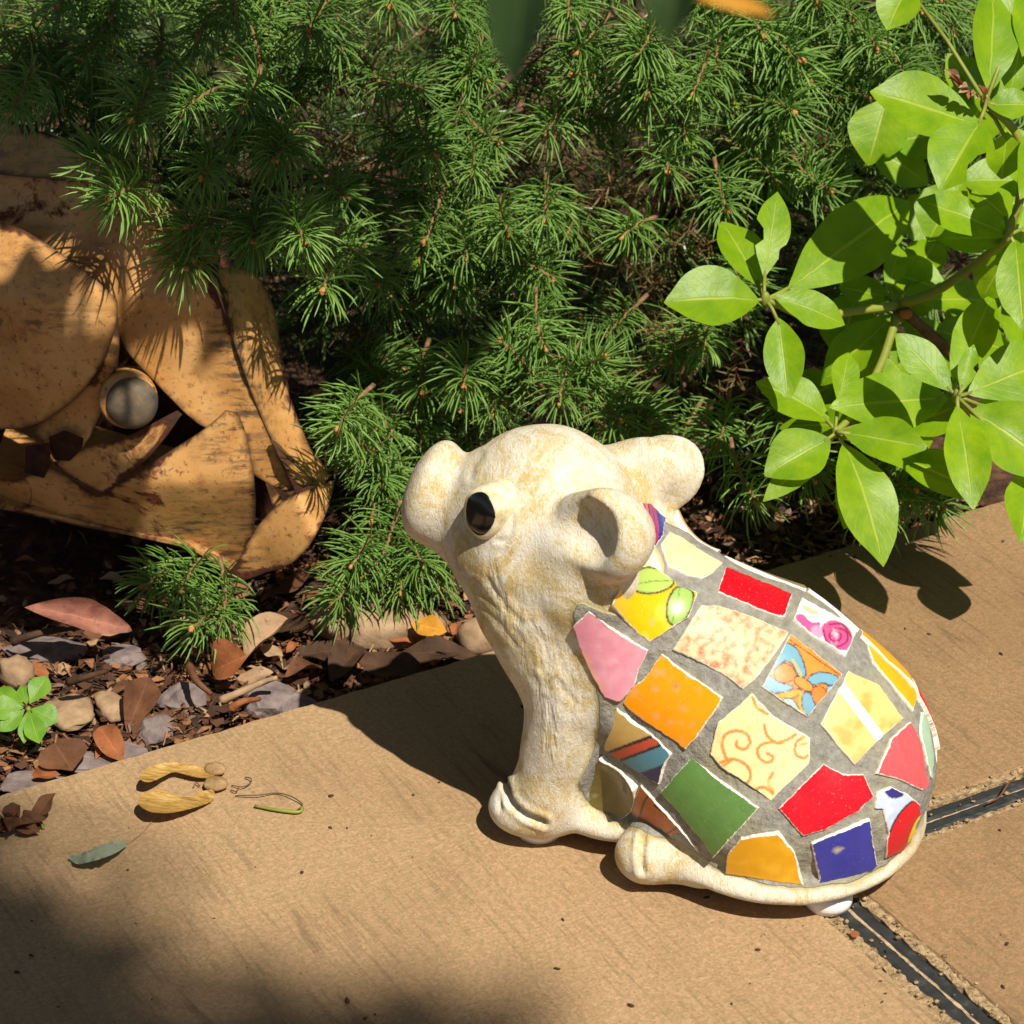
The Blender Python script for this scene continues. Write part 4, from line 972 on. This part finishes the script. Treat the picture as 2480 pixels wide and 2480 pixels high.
# ------------------------------------------------------------------ rusted metal head
def metal_head():
    R=lambda p:np.array((.6212*p[0],250+.6212*p[1]))
    seam=np.array([R(p) for p in((700,350),(820,700),(880,850),(960,1080),(1050,1290),(1150,1500),(1240,1700))])
    root=empty('metal_animal_head',(-.30,.30,-.03),'rusting ochre sheet metal animal head sculpture with a round bolt eye','sculpture')
    def depth(P):
        Y=np.full(len(P),.222)
        # right of the seam the sheet turns away
        d=polydist(P,seam); k=np.interp(P[:,1],seam[:,1],seam[:,0]); s=P[:,0]-k
        Y+=np.where(s>0,np.minimum(s,200)*.00034,0)
        Y+=np.clip(P[:,1]-1150,0,400)*.00003*0
        Y+=.00000025*(P[:,0]-420)**2*(P[:,0]<420)*.4
        Y+=np.clip(720-P[:,1],0,500)*.00008
        return Y
    def plate(name,poly,dz,bulge=None,t=.0022,mat='rust',it=1,step=16,lab=None,bend=None):
        p=np.array([R(q) for q in poly]); p=chaikin_c(p,2) if it else p; p=resample(p,7.); p=p+np.array([[noise.noise(Vector((q[0]*.03,q[1]*.03,4)))*1.2,noise.noise(Vector((q[0]*.03,q[1]*.03,9)))*1.2] for q in p])
        if np.sum(p[:,0]*np.roll(p[:,1],-1)-np.roll(p[:,0],-1)*p[:,1])>0: p=p[::-1]
        V2,Fa=cdt(p,step); Y=depth(V2)-dz
        if bulge: 
            cx,cy,rx,ry,b=bulge; c=R((cx,cy)); q=1-((V2[:,0]-c[0])/(rx*.6212))**2-((V2[:,1]-c[1])/(ry*.6212))**2; Y-=b*np.clip(q,-.6,1)
        if bend is not None: Y+=bend(V2)
        Y+=np.array([noise.noise(Vector((q[0]*.008,q[1]*.008,dz*400)))*.0022+noise.noise(Vector((q[0]*.03,q[1]*.03,dz*400)))*.0006 for q in V2])
        ed=np.clip(1-polydist(V2,p,True)/9.,0,1)
        Wv=np.array([gy(a,b,c) for (a,b),c in zip(V2,Y)])
        # orientation
        n0=np.cross(Wv[Fa[0][1]]-Wv[Fa[0][0]],Wv[Fa[0][2]]-Wv[Fa[0][0]])
        if n0@F>0: Fa=[q[::-1] for q in Fa]
        V3,F3,nb=thick(Wv,Fa,-F,t)
        o=child(name,V3,F3,M[mat],root,fattr={'edge':np.concatenate([ed]*4)})
        if lab: o['label']=lab
        return o
    plate('brow_plate',[(-80,255),(5,268),(200,285),(330,300),(420,420),(560,440),(700,470),(830,690),(885,850),(965,1080),(1050,1290),(1150,1515),(1143,1532),(1080,1500),(985,1448),(960,1300),(790,1276),(620,1105),(466,940),(440,780),(300,640),(120,520),(-80,480)],.0)
    plate('crown_plate',[(-80,20),(5,60),(120,105),(260,140),(420,230),(600,330),(780,480),(860,600),(840,690),(700,480),(560,450),(420,430),(330,310),(200,295),(5,278),(-80,262)],.004,bend=lambda V:np.clip(430-V[:,1],0,300)*.0002)
    plate('nose_plate',[(835,640),(950,640),(1030,690),(1085,850),(1096,1020),(1112,1085),(1160,1230),(1210,1350),(1292,1450),(1255,1492),(1165,1490),(1050,1300),(962,1080),(884,850)],.0015,t=.002)
    plate('nose_strip',[(1055,1310),(1080,1320),(1170,1420),(1240,1470),(1180,1500),(1150,1480),(1100,1400)],.006)
    plate('jaw_plate',[(880,1196),(925,1205),(962,1290),(990,1450),(999,1640),(960,1760),(912,1816),(740,1745),(560,1690),(400,1672),(160,1612),(-80,1570),(-80,1440),(40,1480),(200,1420),(380,1530),(560,1420),(790,1278)],.006,bulge=(500,1500,700,420,.005),bend=lambda V:np.clip(V[:,1]-1170,0,300)*.00012)
    plate('eyelid_plate',[(330,1342),(500,1302),(600,1245),(690,1198),(708,1212),(640,1312),(545,1420),(390,1532),(280,1460),(205,1402)],.012)
    plate('cheek_strap',[(458,830),(468,950),(442,1090),(402,1190),(335,1335),(285,1402),(215,1392),(125,1268),(250,1185),(360,1075),(430,940)],.008)
    plate('cheek_plate',[(-90,440),(5,460),(110,500),(260,600),(400,710),(455,765),(458,830),(432,940),(362,1080),(252,1190),(130,1262),(5,1274),(-90,1260)],.016,bulge=(100,870,420,480,.008),t=.002)
    plate('rust_patch',[(100,1335),(190,1325),(200,1400),(170,1462),(95,1440)],.019,mat='rustdark',it=0,t=.001,lab='flaking dark rust patch')
    plate('rust_patch',[(190,1300),(250,1275),(325,1305),(320,1345),(270,1395),(220,1392),(195,1345)],.0135,mat='rustdark',it=0,t=.001,lab='flaking dark rust patch')
    plate('muzzle_plate',[(872,1838),(912,1812),(1000,1652),(1080,1560),(1160,1522),(1250,1488),(1302,1468),(1296,1530),(1240,1680),(1150,1792),(1060,1822),(935,1866)],.011,bulge=(1090,1690,230,210,.006),t=.002,bend=lambda V:-np.clip(V[:,0]-640,0,200)*.00012)
    plate('tooth',[(1035,1478),(1062,1492),(1112,1556),(1085,1580),(1060,1560)],.010,it=0)
    # eye: disc bolt on a collar
    c=gy(*R((515,1170)),.207); ax=unit(np.array([.18,-1,.35])); sx=unit(np.cross(ax,[0,0,1.])); sy=np.cross(sx,ax); sc=.6212*np.linalg.norm(c-C)/f*.95
    def disc(name,cx,cy,prof,mat):
        n=36; V=[];Fa=[]; cc=c+sx*cx+sy*cy
        for d,r in prof:
            for k in range(n): q=2*math.pi*k/n; V.append(cc+ax*d+r*(math.cos(q)*sx+math.sin(q)*sy))
        for i in range(len(prof)-1):
            for k in range(n): Fa.append((i*n+k,i*n+(k+1)%n,(i+1)*n+(k+1)%n,(i+1)*n+k))
        Fa.append(tuple(range((len(prof)-1)*n,len(prof)*n)))
        return child(name,V,Fa,M[mat],root,fattr={'edge':[.3]*len(V)})
    r=105*sc
    disc('eye_collar',.0016,.0018,[(-.03,r*1.12),(-.003,r*1.14),(-.001,r*1.05),(-.001,r*.8)],'rust')
    disc('eye',0,0,[(-.02,r*.98),(.0,r),(.002,r*.96),(.0045,r*.72),(.0055,r*.3)],'steel')
    # the other cheek, the underside and the neck that carries the head
    out=[(-80,20),(5,60),(260,140),(600,330),(950,640),(1085,850),(1112,1085),(1210,1350),(1292,1450),(1240,1680),(1060,1815),(935,1850),(740,1735),(400,1660),(-80,1560)]
    plate('far_cheek',out,-.115,it=1,step=30,mat='rustdark')
    p=[R(q) for q in((930,1850),(740,1735),(400,1662),(160,1605),(-80,1560))]; V=[];Fa=[]
    for i,q in enumerate(p):
        V.append(gy(*q,.225)); V.append(gy(*q,.23)+np.array([0,.11,0]))
    for i in range(len(p)-1): Fa.append((2*i,2*i+1,2*i+3,2*i+2))
    V3,F3,nb=thick(V,Fa,np.array([0,0,-1.]),.002); child('chin_plate',V3,F3,M['rust'],root,fattr={'edge':[.4]*len(V3)})
    # neck and post beyond the left edge
    V,Fa=tube(spline([(-.27,.30,.13),(-.34,.32,.16),(-.42,.34,.12),(-.46,.34,-.04)],6),np.linspace(.075,.06,19),14); child('neck',V,Fa,M['rust'],root,fattr={'edge':[.1]*len(V)})
metal_head()
# ------------------------------------------------------------------ stones, dry leaves and litter in the bed
R5=lambda p:(.4658*p[0],1350+.4658*p[1])
def stones():
    rng=random.Random(4)
    L=[((940,735),62,44,30,'stone','rounded purple grey stone among wood chips near the paving edge'),((1395,735),76,46,36,'stone','angular purple grey stone touching the paving edge'),((790,905),50,46,28,'stone','purple grey stone beside orange wood chips at the paving edge'),
       ((645,1012),60,26,16,'stone','small flat grey stone wedged against the paving edge'),((430,1065),78,34,12,'stone','flat slate piece beside the seedling and the paving'),((170,1170),90,36,10,'stone','long thin slate lying along the paving edge near the seedling'),
       ((70,590),48,44,34,'tanstone','round tan cobble behind the green seedling'),((560,770),40,56,20,'tanstone','pale smooth pebble beside a brown curled leaf'),((350,800),70,60,14,'tanstone','broad flat tan stone right of the seedling'),((230,480),110,40,18,'stone','long dark stone lying under the pink curled leaf'),((620,520),60,40,22,'stone','speckled grey stone below the spruce tip')]
    for i,(p,rx,ry,rz,m,lab) in enumerate(L):
        x,y=R5(p); s=.21e-3; g=gz(x,y,-.012); V,Fa=blob((0,0,0),(rx*s*.88,ry*s*1.3,rz*s*1.1),i+2,3,.28,fr=1.6)
        a=rng.uniform(-.3,.7); V=V@np.array([[math.cos(a),math.sin(a),0],[-math.sin(a),math.cos(a),0],[0,0,1]])
        obj('stone',V+np.array([g[0],g[1]+.006,-.016]),Fa,M[m],smooth=(m!='stone'),label=lab,cat='stone')
    g=gz(911,1519,-.01); V,Fa=blob((g[0],g[1]+.012,-.014),(.035,.022,.012),31,3,.2); obj('stone',V,Fa,M['tanstone'],label='flat pale stone in the shade under low spruce tips',cat='stone')
    g=gz(1166,1552,-.01); V,Fa=blob((g[0],g[1]+.008,-.012),(.013,.011,.011),33,3,.2); obj('stone',V,Fa,M['tanstone'],label="small tan pebble between the pig's throat and the shrub",cat='stone')
    V,Fa=blob((-.108,.128,-.0185),(.012,.01,.008),35,3,.25); obj('stone',V,Fa,M['stone'],smooth=False,label='tiny dark stone tucked under the paving corner',cat='stone')
stones()
def dryleaf(base,tip,w,n,mat,label,group=None,fold=.5,curl=.3,seed=0,wave=.08,name='dry_leaf'):
    P,Fa,co=leaf_geo(np.linalg.norm(np.asarray(tip)-base),w,fold,curl,wave,seed=seed,step=.09)
    y=unit(np.asarray(tip)-base); n=unit(np.asarray(n)-y*(np.asarray(n)@y)); x=np.cross(y,n)
    V=np.asarray(base)+P[:,:1]*x+P[:,1:2]*y+P[:,2:]*n
    V[:,2]=np.maximum(V[:,2],-.034)
    return obj(name,V,Fa,mat,uv=co,label=label,cat='leaf',group=group)
def litter():
    rng=random.Random(9)
    def G(x,y,z): return gz(x,y,z)
    # the ones that can be told apart
    V=[]; 
    dryleaf(G(320,1528,.004),G(75,1462,.026),.02,(.25,-.7,.6),M['dry4'],'large curled pink brown leaf lying under the metal head',fold=1.3,curl=.25,seed=3)
    dryleaf(G(1082,1530,-.004),G(995,1508,-.002),.013,(0,-.5,.8),M['dry5'],"small ochre yellow leaf in the shade behind the pig's throat",fold=.15,curl=.02,seed=5)
    dryleaf(G(700,1500,.0),G(590,1590,-.01),.022,(-.4,-.5,.7),M['dry3'],'pale rolled leaf leaning towards the angular stone',fold=1.1,curl=.1,seed=8)
    dryleaf(G(600,1590,.004),G(500,1620,-.004),.025,(.1,-.6,.8),M['dry2'],'bright orange brown curled leaf above the angular stone',fold=.7,curl=.35,seed=9)
    dryleaf(G(360,1640,-.004),G(320,1740,-.008),.02,(.2,-.6,.7),M['dry1'],'crumpled rust brown leaf between the seedling and the stones',fold=.6,curl=.3,seed=10)
    dryleaf(G(240,1760,-.006),G(290,1830,-.008),.014,(0,-.5,.8),M['dry2'],'torn orange leaf beside the flat slate piece',fold=.5,curl=.2,seed=12)
    dryleaf(G(130,1800,-.004),G(175,1860,-.008),.026,(.1,-.3,.9),M['dry1'],'brown leaf lying flat below the green seedling',fold=.2,curl=.1,seed=13)
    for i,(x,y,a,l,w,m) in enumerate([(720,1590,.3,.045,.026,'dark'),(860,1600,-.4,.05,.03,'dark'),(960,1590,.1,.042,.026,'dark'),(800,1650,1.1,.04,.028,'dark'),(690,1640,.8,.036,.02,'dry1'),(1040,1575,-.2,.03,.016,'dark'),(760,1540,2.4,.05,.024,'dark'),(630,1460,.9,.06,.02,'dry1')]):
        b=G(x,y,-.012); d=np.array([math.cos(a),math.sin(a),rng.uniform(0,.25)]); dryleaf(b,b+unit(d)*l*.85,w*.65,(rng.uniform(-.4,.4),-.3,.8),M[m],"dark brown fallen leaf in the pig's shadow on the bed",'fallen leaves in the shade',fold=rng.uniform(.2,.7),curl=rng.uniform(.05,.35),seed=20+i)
    k=0
    while k<34:
        x=rng.uniform(-40,1250); y=rng.uniform(1330,1900)
        lim=1932-.302*x
        if y>lim-14: continue
        g=G(x,y,-.015); a=rng.uniform(0,6.28); l=rng.uniform(.010,.022); d=np.array([math.cos(a),math.sin(a),rng.uniform(-.1,.35)])
        dryleaf(g,g+unit(d)*l,l*rng.uniform(.3,.6),(rng.uniform(-.5,.5),-.3,.8),M[rng.choice(['dry1','dry2','dry3','dry1','dry2'])],'small curled brown leaf scrap lying on the bark litter','leaf scraps on the bed',fold=rng.uniform(.2,.9),curl=rng.uniform(0,.5),seed=50+k); k+=1
    # wood chips and dead needles nobody could count
    VV=[];FF=[];LL=[];o=0
    for i in range(14000):
        u=rng.uniform(-.45,.42); v=BK-.004-abs(rng.gauss(0,.11)); p=E1*u+E2*v; z=bedz(p[0],p[1])+rng.uniform(.0005,.006)
        a=rng.uniform(0,6.28); l=rng.uniform(.002,.009) if i%3 else rng.uniform(.007,.018); w=rng.uniform(.0012,.0042) if i%3 else .0006
        d=unit((math.cos(a),math.sin(a),rng.uniform(-.3,.4))); s=unit(np.cross(d,(rng.uniform(-.5,.5),rng.uniform(-.5,.5),1))); n=np.cross(s,d); c=np.array([p[0],p[1],z])
        b=rng.uniform(-.15,.35)*l
        q=[c-d*l/2-s*w*.4,c-d*l/2+s*w*.5,c+s*w+n*b,c-s*w+n*b,c+d*l/2+s*w*.3,c+d*l/2-s*w*.35]
        VV+=q; FF+=[(o,o+1,o+2,o+3),(o+3,o+2,o+4,o+5)]; LL+=[(1,rng.random())]*6; o+=6
    obj('bark_litter',VV,FF,M['chip'],uv=LL,kind='stuff',smooth=False,label='orange brown bark chips and dead needles covering the bed',cat='bark litter')
    # fibrous straw pieces
    for i,(pts,m) in enumerate([([(1150,745),(1250,700),(1350,655),(1440,625)],'dry3'),([(1200,790),(1260,750),(1350,735)],'dry2'),([(980,560),(1020,640),(1100,710)],'dry1'),([(60,440),(180,400),(340,370),(420,365)],'dark'),([(350,650),(450,620),(560,590)],'dark')]):
        P=[gz(*R5(p),.001+.004*(j%2)) for j,p in enumerate(pts)]; S=spline(P,5); tv,tf=tube(S,np.linspace(.0026,.0012,len(S)),5)
        obj('twig',tv,tf,M[m],uv=[(1,.5)]*len(tv),label=['pale straw coloured stalk lying over the angular stone','thin curved orange stalk beside the angular stone','brown curled stalk between the two rounded stones','dark twig lying below the pink curled leaf','dark twig running behind the pale smooth pebble'][i],cat='twig')
    # grit on the slabs
    VV=[];FF=[];o=0
    for i in range(170):
        x=rng.uniform(-30,2500); y=rng.uniform(1300,2500)
        if y<1932-.302*x+12: continue
        g=gz(x,y,.0002); bv,bf=blob(np.zeros(3),(lambda q:(q*rng.uniform(1,2.5),q,.6*q))(.0002+.0009*rng.random()**3),i,1,.3); aa_=rng.uniform(0,3.14); bv=bv@np.array([[math.cos(aa_),math.sin(aa_),0],[-math.sin(aa_),math.cos(aa_),0],[0,0,1]])+g+np.array([0,0,.0003]); VV+=list(bv); FF+=[tuple(q+o for q in t) for t in bf]; o+=len(bv)
    obj('grit',VV,FF,M['dark'],uv=[(1,.5)]*len(VV),kind='stuff',label='dark specks of grit and soil scattered over the paving',cat='grit')
litter()
def joint_crumbs():
    rng=random.Random(17); VV=[];FF=[];o=0
    for i in range(420):
        if i%2: u=rng.choice([rng.gauss(.087,.002),rng.gauss(.107,.002),rng.uniform(.083,.111)]); v=rng.uniform(.06,.30)
        else: u=rng.uniform(.11,.40); v=rng.choice([rng.gauss(.0805,.0015),rng.gauss(.1008,.001),rng.uniform(.078,.103)])
        s=.0003+.0011*rng.random()**2; p=e12(u,v,rng.uniform(-.0006,.0008)); bv,bf=blob(p,(s*rng.uniform(.8,1.5),s,s*.7),i,1,.3); VV+=list(bv); FF+=[tuple(q+o for q in t) for t in bf]; o+=len(bv)
    obj('mortar_crumbs',VV,FF,M['mortar'],kind='stuff',label='loose pale mortar crumbs along the black joint strips',cat='grit')
joint_crumbs()
# ------------------------------------------------------------------ small things on the slab
def flatpiece(poly,zf,step=10.,fn=R5,it=1):
    p=chaikin([fn(q) for q in poly],it); p=resample(p,4.)
    if np.sum(p[:,0]*np.roll(p[:,1],-1)-np.roll(p[:,0],-1)*p[:,1])>0: p=p[::-1]
    V2,Fa=cdt(p,step); z=np.array([zf(*q) for q in V2]); V=np.array([gz(a,b,c) for (a,b),c in zip(V2,z)])
    n0=np.cross(V[Fa[0][1]]-V[Fa[0][0]],V[Fa[0][2]]-V[Fa[0][0]])
    if n0[2]<0: Fa=[q[::-1] for q in Fa]
    return V2,V,Fa
def samara():
    c=gz(*R5((1145,1170)),0); root=empty('sycamore_seed',c,'pair of golden winged sycamore seeds lying on the paving','seed')
    w1=[(722,1150),(745,1108),(830,1070),(930,1063),(1060,1088),(1120,1118),(1110,1146),(1020,1142),(950,1122),(900,1110),(860,1130),(800,1160),(758,1168)]
    w2=[(712,1272),(730,1238),(800,1203),(870,1220),(960,1247),(1000,1240),(1050,1213),(1118,1205),(1112,1262),(1050,1287),(960,1312),(870,1328),(790,1324),(738,1302)]
    for w,hh in((w1,.006),(w2,.0065)):
        V2,V,Fa=flatpiece(w,lambda x,y:.003+hh*np.clip((510-x)/170,0,1)**.8+.0012*math.sin(y*.09)+.0005*noise.noise(Vector((x*.05,y*.2,0))))
        V3,F3,nb=thick(V,Fa,np.array([0,0,1.]),.0004); co=np.stack([np.full(len(V3),.6),np.zeros(len(V3))],1); child('wing',V3,F3,M['wing'],root,uv=co)
    for p,r in(((1118,1132),(.0055,.005,.0022)),((1122,1208),(.0058,.0055,.0024))):
        g=gz(*R5(p),0); V,Fa=blob(g+np.array([0,.001,.0028]),r,int(p[1]),3,.12); child('seed',V,Fa,M['seed'],root)
    for pts in([(1205,1185),(1262,1192),(1300,1175),(1305,1150),(1275,1143)],[(1225,1238),(1340,1236),(1440,1225),(1520,1245),(1572,1285),(1545,1312)],[(1200,1210),(1230,1215),(1240,1195)],[(1040,1190),(1020,1170),(1005,1195)]):
        S=spline([gz(*R5(p),.0012+.001*(i%2)) for i,p in enumerate(pts)],6); tv,tf=tube(S,.00032,5); child('stalk',tv,tf,M['bark'],root)
    S=spline([gz(*R5(p),.0016) for p in((1325,1291),(1430,1312),(1550,1324),(1572,1300))],5); tv,tf=tube(S,np.linspace(.0007,.0009,len(S)),6); obj('twig',tv,tf,M['stemgreen'],label='short yellow green twig lying beside the winged seeds',cat='twig')
    # curled grey green leaf
    V2,V,Fa=flatpiece([(345,1555),(400,1548),(480,1515),(560,1480),(640,1470),(672,1492),(600,1540),(520,1570),(440,1590),(395,1598)],lambda x,y:.001+.006*abs(math.sin((x-170)*.022))+.003*abs(noise.noise(Vector((x*.05,y*.05,0)))))
    obj('dry_leaf',V,Fa,M['grey'],uv=[(.5,.5)]*len(V),label='curled grey green leaf lying on the paving below the winged seeds',cat='leaf')
    S=spline([gz(*R5(p),.0008) for p in((665,1490),(740,1430),(800,1360),(840,1325))],5); tv,tf=tube(S,.00022,4); obj('fibre',tv,tf,M['dry3'],uv=[(1,0)]*len(tv),label='fine pale fibre between the curled leaf and the seeds',cat='fibre')
    # dried flower at the left
    rng=random.Random(2); c=gz(*R5((90,1420)),0); root=empty('dried_flower',c,'shrivelled brown flower head lying on the paving by the bed','flower')
    for i in range(9):
        a=rng.uniform(0,6.28); d=np.array([math.cos(a),math.sin(a)*.7,rng.uniform(.1,.7)]); b=c+np.array([rng.uniform(-.012,.012),rng.uniform(-.004,.006),.002])
        P,Fa,co=leaf_geo(rng.uniform(.010,.018),.009,.7,.4,.15,seed=70+i,step=.12); y=unit(d); n=unit(np.array([0,-.4,1])-y*(np.array([0,-.4,1])@y)); x=np.cross(y,n)
        V=b+P[:,:1]*x+P[:,1:2]*y+P[:,2:]*n; V[:,2]=np.maximum(V[:,2],.0006); child('petal',V,Fa,M['dry1'],root,uv=co)
    S=spline([gz(*R5(p),z) for p,z in(((205,1275),.004),((195,1330),.004),((215,1380),.002),((225,1410),.001))],5); tv,tf=tube(S,.0007,5); child('stalk',tv,tf,M['stemgreen'],root)
    # orange scrap in the joint
    for p,lab in(((2070,2265),'small orange leaf scrap caught in the mortar joint'),):
        V2,V,Fa=flatpiece([(p[0]-14,p[1]-8),(p[0]+6,p[1]-12),(p[0]+15,p[1]),(p[0]-4,p[1]+8)],lambda x,y:.0015,6.,lambda q:q); obj('dry_leaf',V,Fa,M['dry2'],uv=[(.5,.5)]*len(V),label=lab,cat='leaf')
    S=spline([gz(*p,.0022) for p in((2390,1946),(2420,1930),(2440,1900),(2460,1884))],5); tv,tf=tube(S,.0005,5); obj('twig',tv,tf,M['dry1'],uv=[(1,0)]*len(tv),label='thin reddish stalk lying across the black joint strip',cat='twig')
samara()
def seedling():
    c=gy(67,1713,.10); g=np.array([c[0],.105,-.026]); root=empty('seedling',g,'small bright green seedling with rounded leaves at the bed edge','plant')
    tv,tf=tube(spline([g,(g+c)/2+np.array([.002,0,0]),c],5),.0012,6); child('stem',tv,tf,M['stemgreen'],root)
    n0=unit(np.array([.1,-.6,.8]))
    for i,(t,w,dd) in enumerate([((245,615),105,0),((300,855),118,0),((205,968),100,-.004),((125,968),66,.0),((-60,790),120,0),((-30,690),90,.006),((110,665),60,.004),((0,905),84,.0)]):
        d=ray(*R5(t)); tt=((c-C)@n0)/(d@n0); tp=C+d*(tt+dd); b=c+(tp-c)*.10
        sc=.4658*np.linalg.norm(c-C)/f
        place_leaf('leaf',b,tp,w*sc*1.15,n0,M['seedling'],root,fold=.12,curl=.08,seed=80+i,taper=1.35)
seedling()
# ------------------------------------------------------------------ garden tree overhead, beyond the frame, whose shade dapples the left side
def tree():
    rng=random.Random(21); root=empty('garden_tree',(-.35,-2.5,-.03),'broad leaved tree overhead with dark green leaves dipping into view','tree')
    base=np.array([-.35,-2.5,-.09]); top=np.array([-.2,-2.4,2.9])
    tv,tf=tube(spline([base,(-.33,-2.5,.9),(-.27,-2.45,1.9),top],5),np.linspace(.07,.045,16),10); child('trunk',tv,tf,M['bark'],root)
    T=[]     # shaded spot, distance towards the sun, leaf length
    def spot(x,y,Y,n,sx,sy,d0,d1,l0,l1,ground=False):
        for i in range(n):
            px,py=x+rng.gauss(0,sx),y+rng.gauss(0,sy); p=gz(px,py,0) if ground else gy(px,py,Y)
            T.append((p+SD*rng.uniform(d0,d1),rng.uniform(l0,l1)))
    spot(150,130,.34,110,170,130,.75,1.2,.06,.1); spot(430,130,.36,46,140,90,.75,1.2,.06,.1); spot(120,430,.26,24,120,70,.7,1.1,.06,.1)
    spot(720,300,.36,26,130,110,.8,1.2,.05,.09); spot(900,650,.3,8,110,110,.8,1.2,.05,.08); spot(560,620,.22,5,60,50,.6,.9,.05,.07); spot(190,960,.2,5,70,60,.6,.8,.04,.06); spot(60,800,.2,4,40,60,.6,.8,.05,.07); spot(700,600,.25,6,120,120,.7,1.,.04,.07); spot(120,1330,.22,10,110,40,.6,.9,.05,.08); spot(420,1480,.18,3,60,40,.6,.9,.04,.06)
    spot(70,2400,0,34,120,90,4.5,6.,.06,.09,True); spot(560,2530,0,40,300,45,4.5,6.,.06,.09,True); spot(-20,2130,0,12,50,70,4.5,6.,.05,.08,True)
    VV=[];FF=[];LL=[];o=0
    P,Fa,co=leaf_geo(1.,.48,.15,.12,.03,seed=3,step=.12)
    for p,l in T:
        n=unit(SD+np.random.normal(0,.35,3)); y=unit(np.cross(n,np.random.normal(size=3))); x=np.cross(y,n)
        VV.append(p+l*((P[:,:1])*x+(P[:,1:2]-.5)*y+P[:,2:]*n)); FF+=[tuple(q+o for q in t) for t in Fa]; LL+=list(co); o+=len(P)
    child('shade_crown',np.concatenate(VV),FF,M['treeleaf'],root,uv=np.array(LL),kind='stuff')
    A=np.array([t[0] for t in T])
    far=A[A[:,2]>1.6]; near=A[A[:,2]<=1.6]
    for grp,start in((far,(-.25,-2.44,2.1)),(near,(-.28,-2.46,1.75))):
        c=grp.mean(0); end=c+np.array([-.1,.15,.02]); tv,tf=tube(spline([start,(np.array(start)+c)/2+np.array([-.12,0,.12]),c+np.array([0,0,.04]),end],6),np.linspace(.024,.005,19),7); child('limb',tv,tf,M['bark'],root)
        for i in range(9):
            q=grp[rng.randrange(len(grp))]; tv,tf=tube(spline([c+np.array([rng.uniform(-.1,.1),0,.04]),(c+q)/2+np.array([0,0,.05]),q],4),np.linspace(.005,.0015,9),5); child('twig',tv,tf,M['bark'],root)
    # added unseen canopy that blocks sky light, left open towards the sun
    VV=[];FF=[];o=0; k=0
    while k<9000:
        d=unit(np.array([rng.gauss(0,1),rng.gauss(0,1),abs(rng.gauss(0,1))+.22])); r=rng.uniform(3.0,4.6); p=d*r
        if p[2]<1.3: continue
        g=p-SD*(p[2]/SD[2])
        if abs(g[0])<.75 and -.55<g[1]<1.1: continue
        l=rng.uniform(.09,.17); n=unit(d+np.random.normal(0,.5,3)); y=unit(np.cross(n,np.random.normal(size=3))); x=np.cross(y,n)
        VV+=[p-y*l*.5,p+x*l*.27-y*l*.05,p+x*l*.2+y*l*.25-n*l*.05,p+y*l*.55-n*l*.1,p-x*l*.2+y*l*.25-n*l*.05,p-x*l*.27-y*l*.05,p+y*l*.1+n*l*.05]
        FF+=[(o+i,o+(i+1)%6,o+6) for i in range(6)]; o+=7; k+=1
    child('shade_crown',VV,FF,M['treeleaf'],root,uv=[(.5,.5)]*len(VV),kind='stuff')
    # leaves that hang into the top of the picture
    for i,(b,t,w,Y,m) in enumerate([((1300,-230),(1248,215),150,-.62,'treeleaf'),((1690,-260),(1618,112),160,-.6,'treeleaf'),((1600,-60),(1876,36),46,-.58,'dry5')]):
        pb,pt=gy(*b,Y),gy(*t,Y-.01); sc=np.linalg.norm(pb-C)/f
        place_leaf('leaf',pb,pt,w*sc*1.25,unit(np.array([-.5,-.6,.5])) if i<2 else unit(np.array([0,-.9,.4])),M[m],root,fold=.3,curl=.06,seed=90+i)
        tv,tf=tube(spline([pb,pb+np.array([-.03,-.05,.16]),np.array([-.16,-1.1,1.3])],5),np.linspace(.0012,.003,11),5); child('twig',tv,tf,M['bark'],root)
tree()
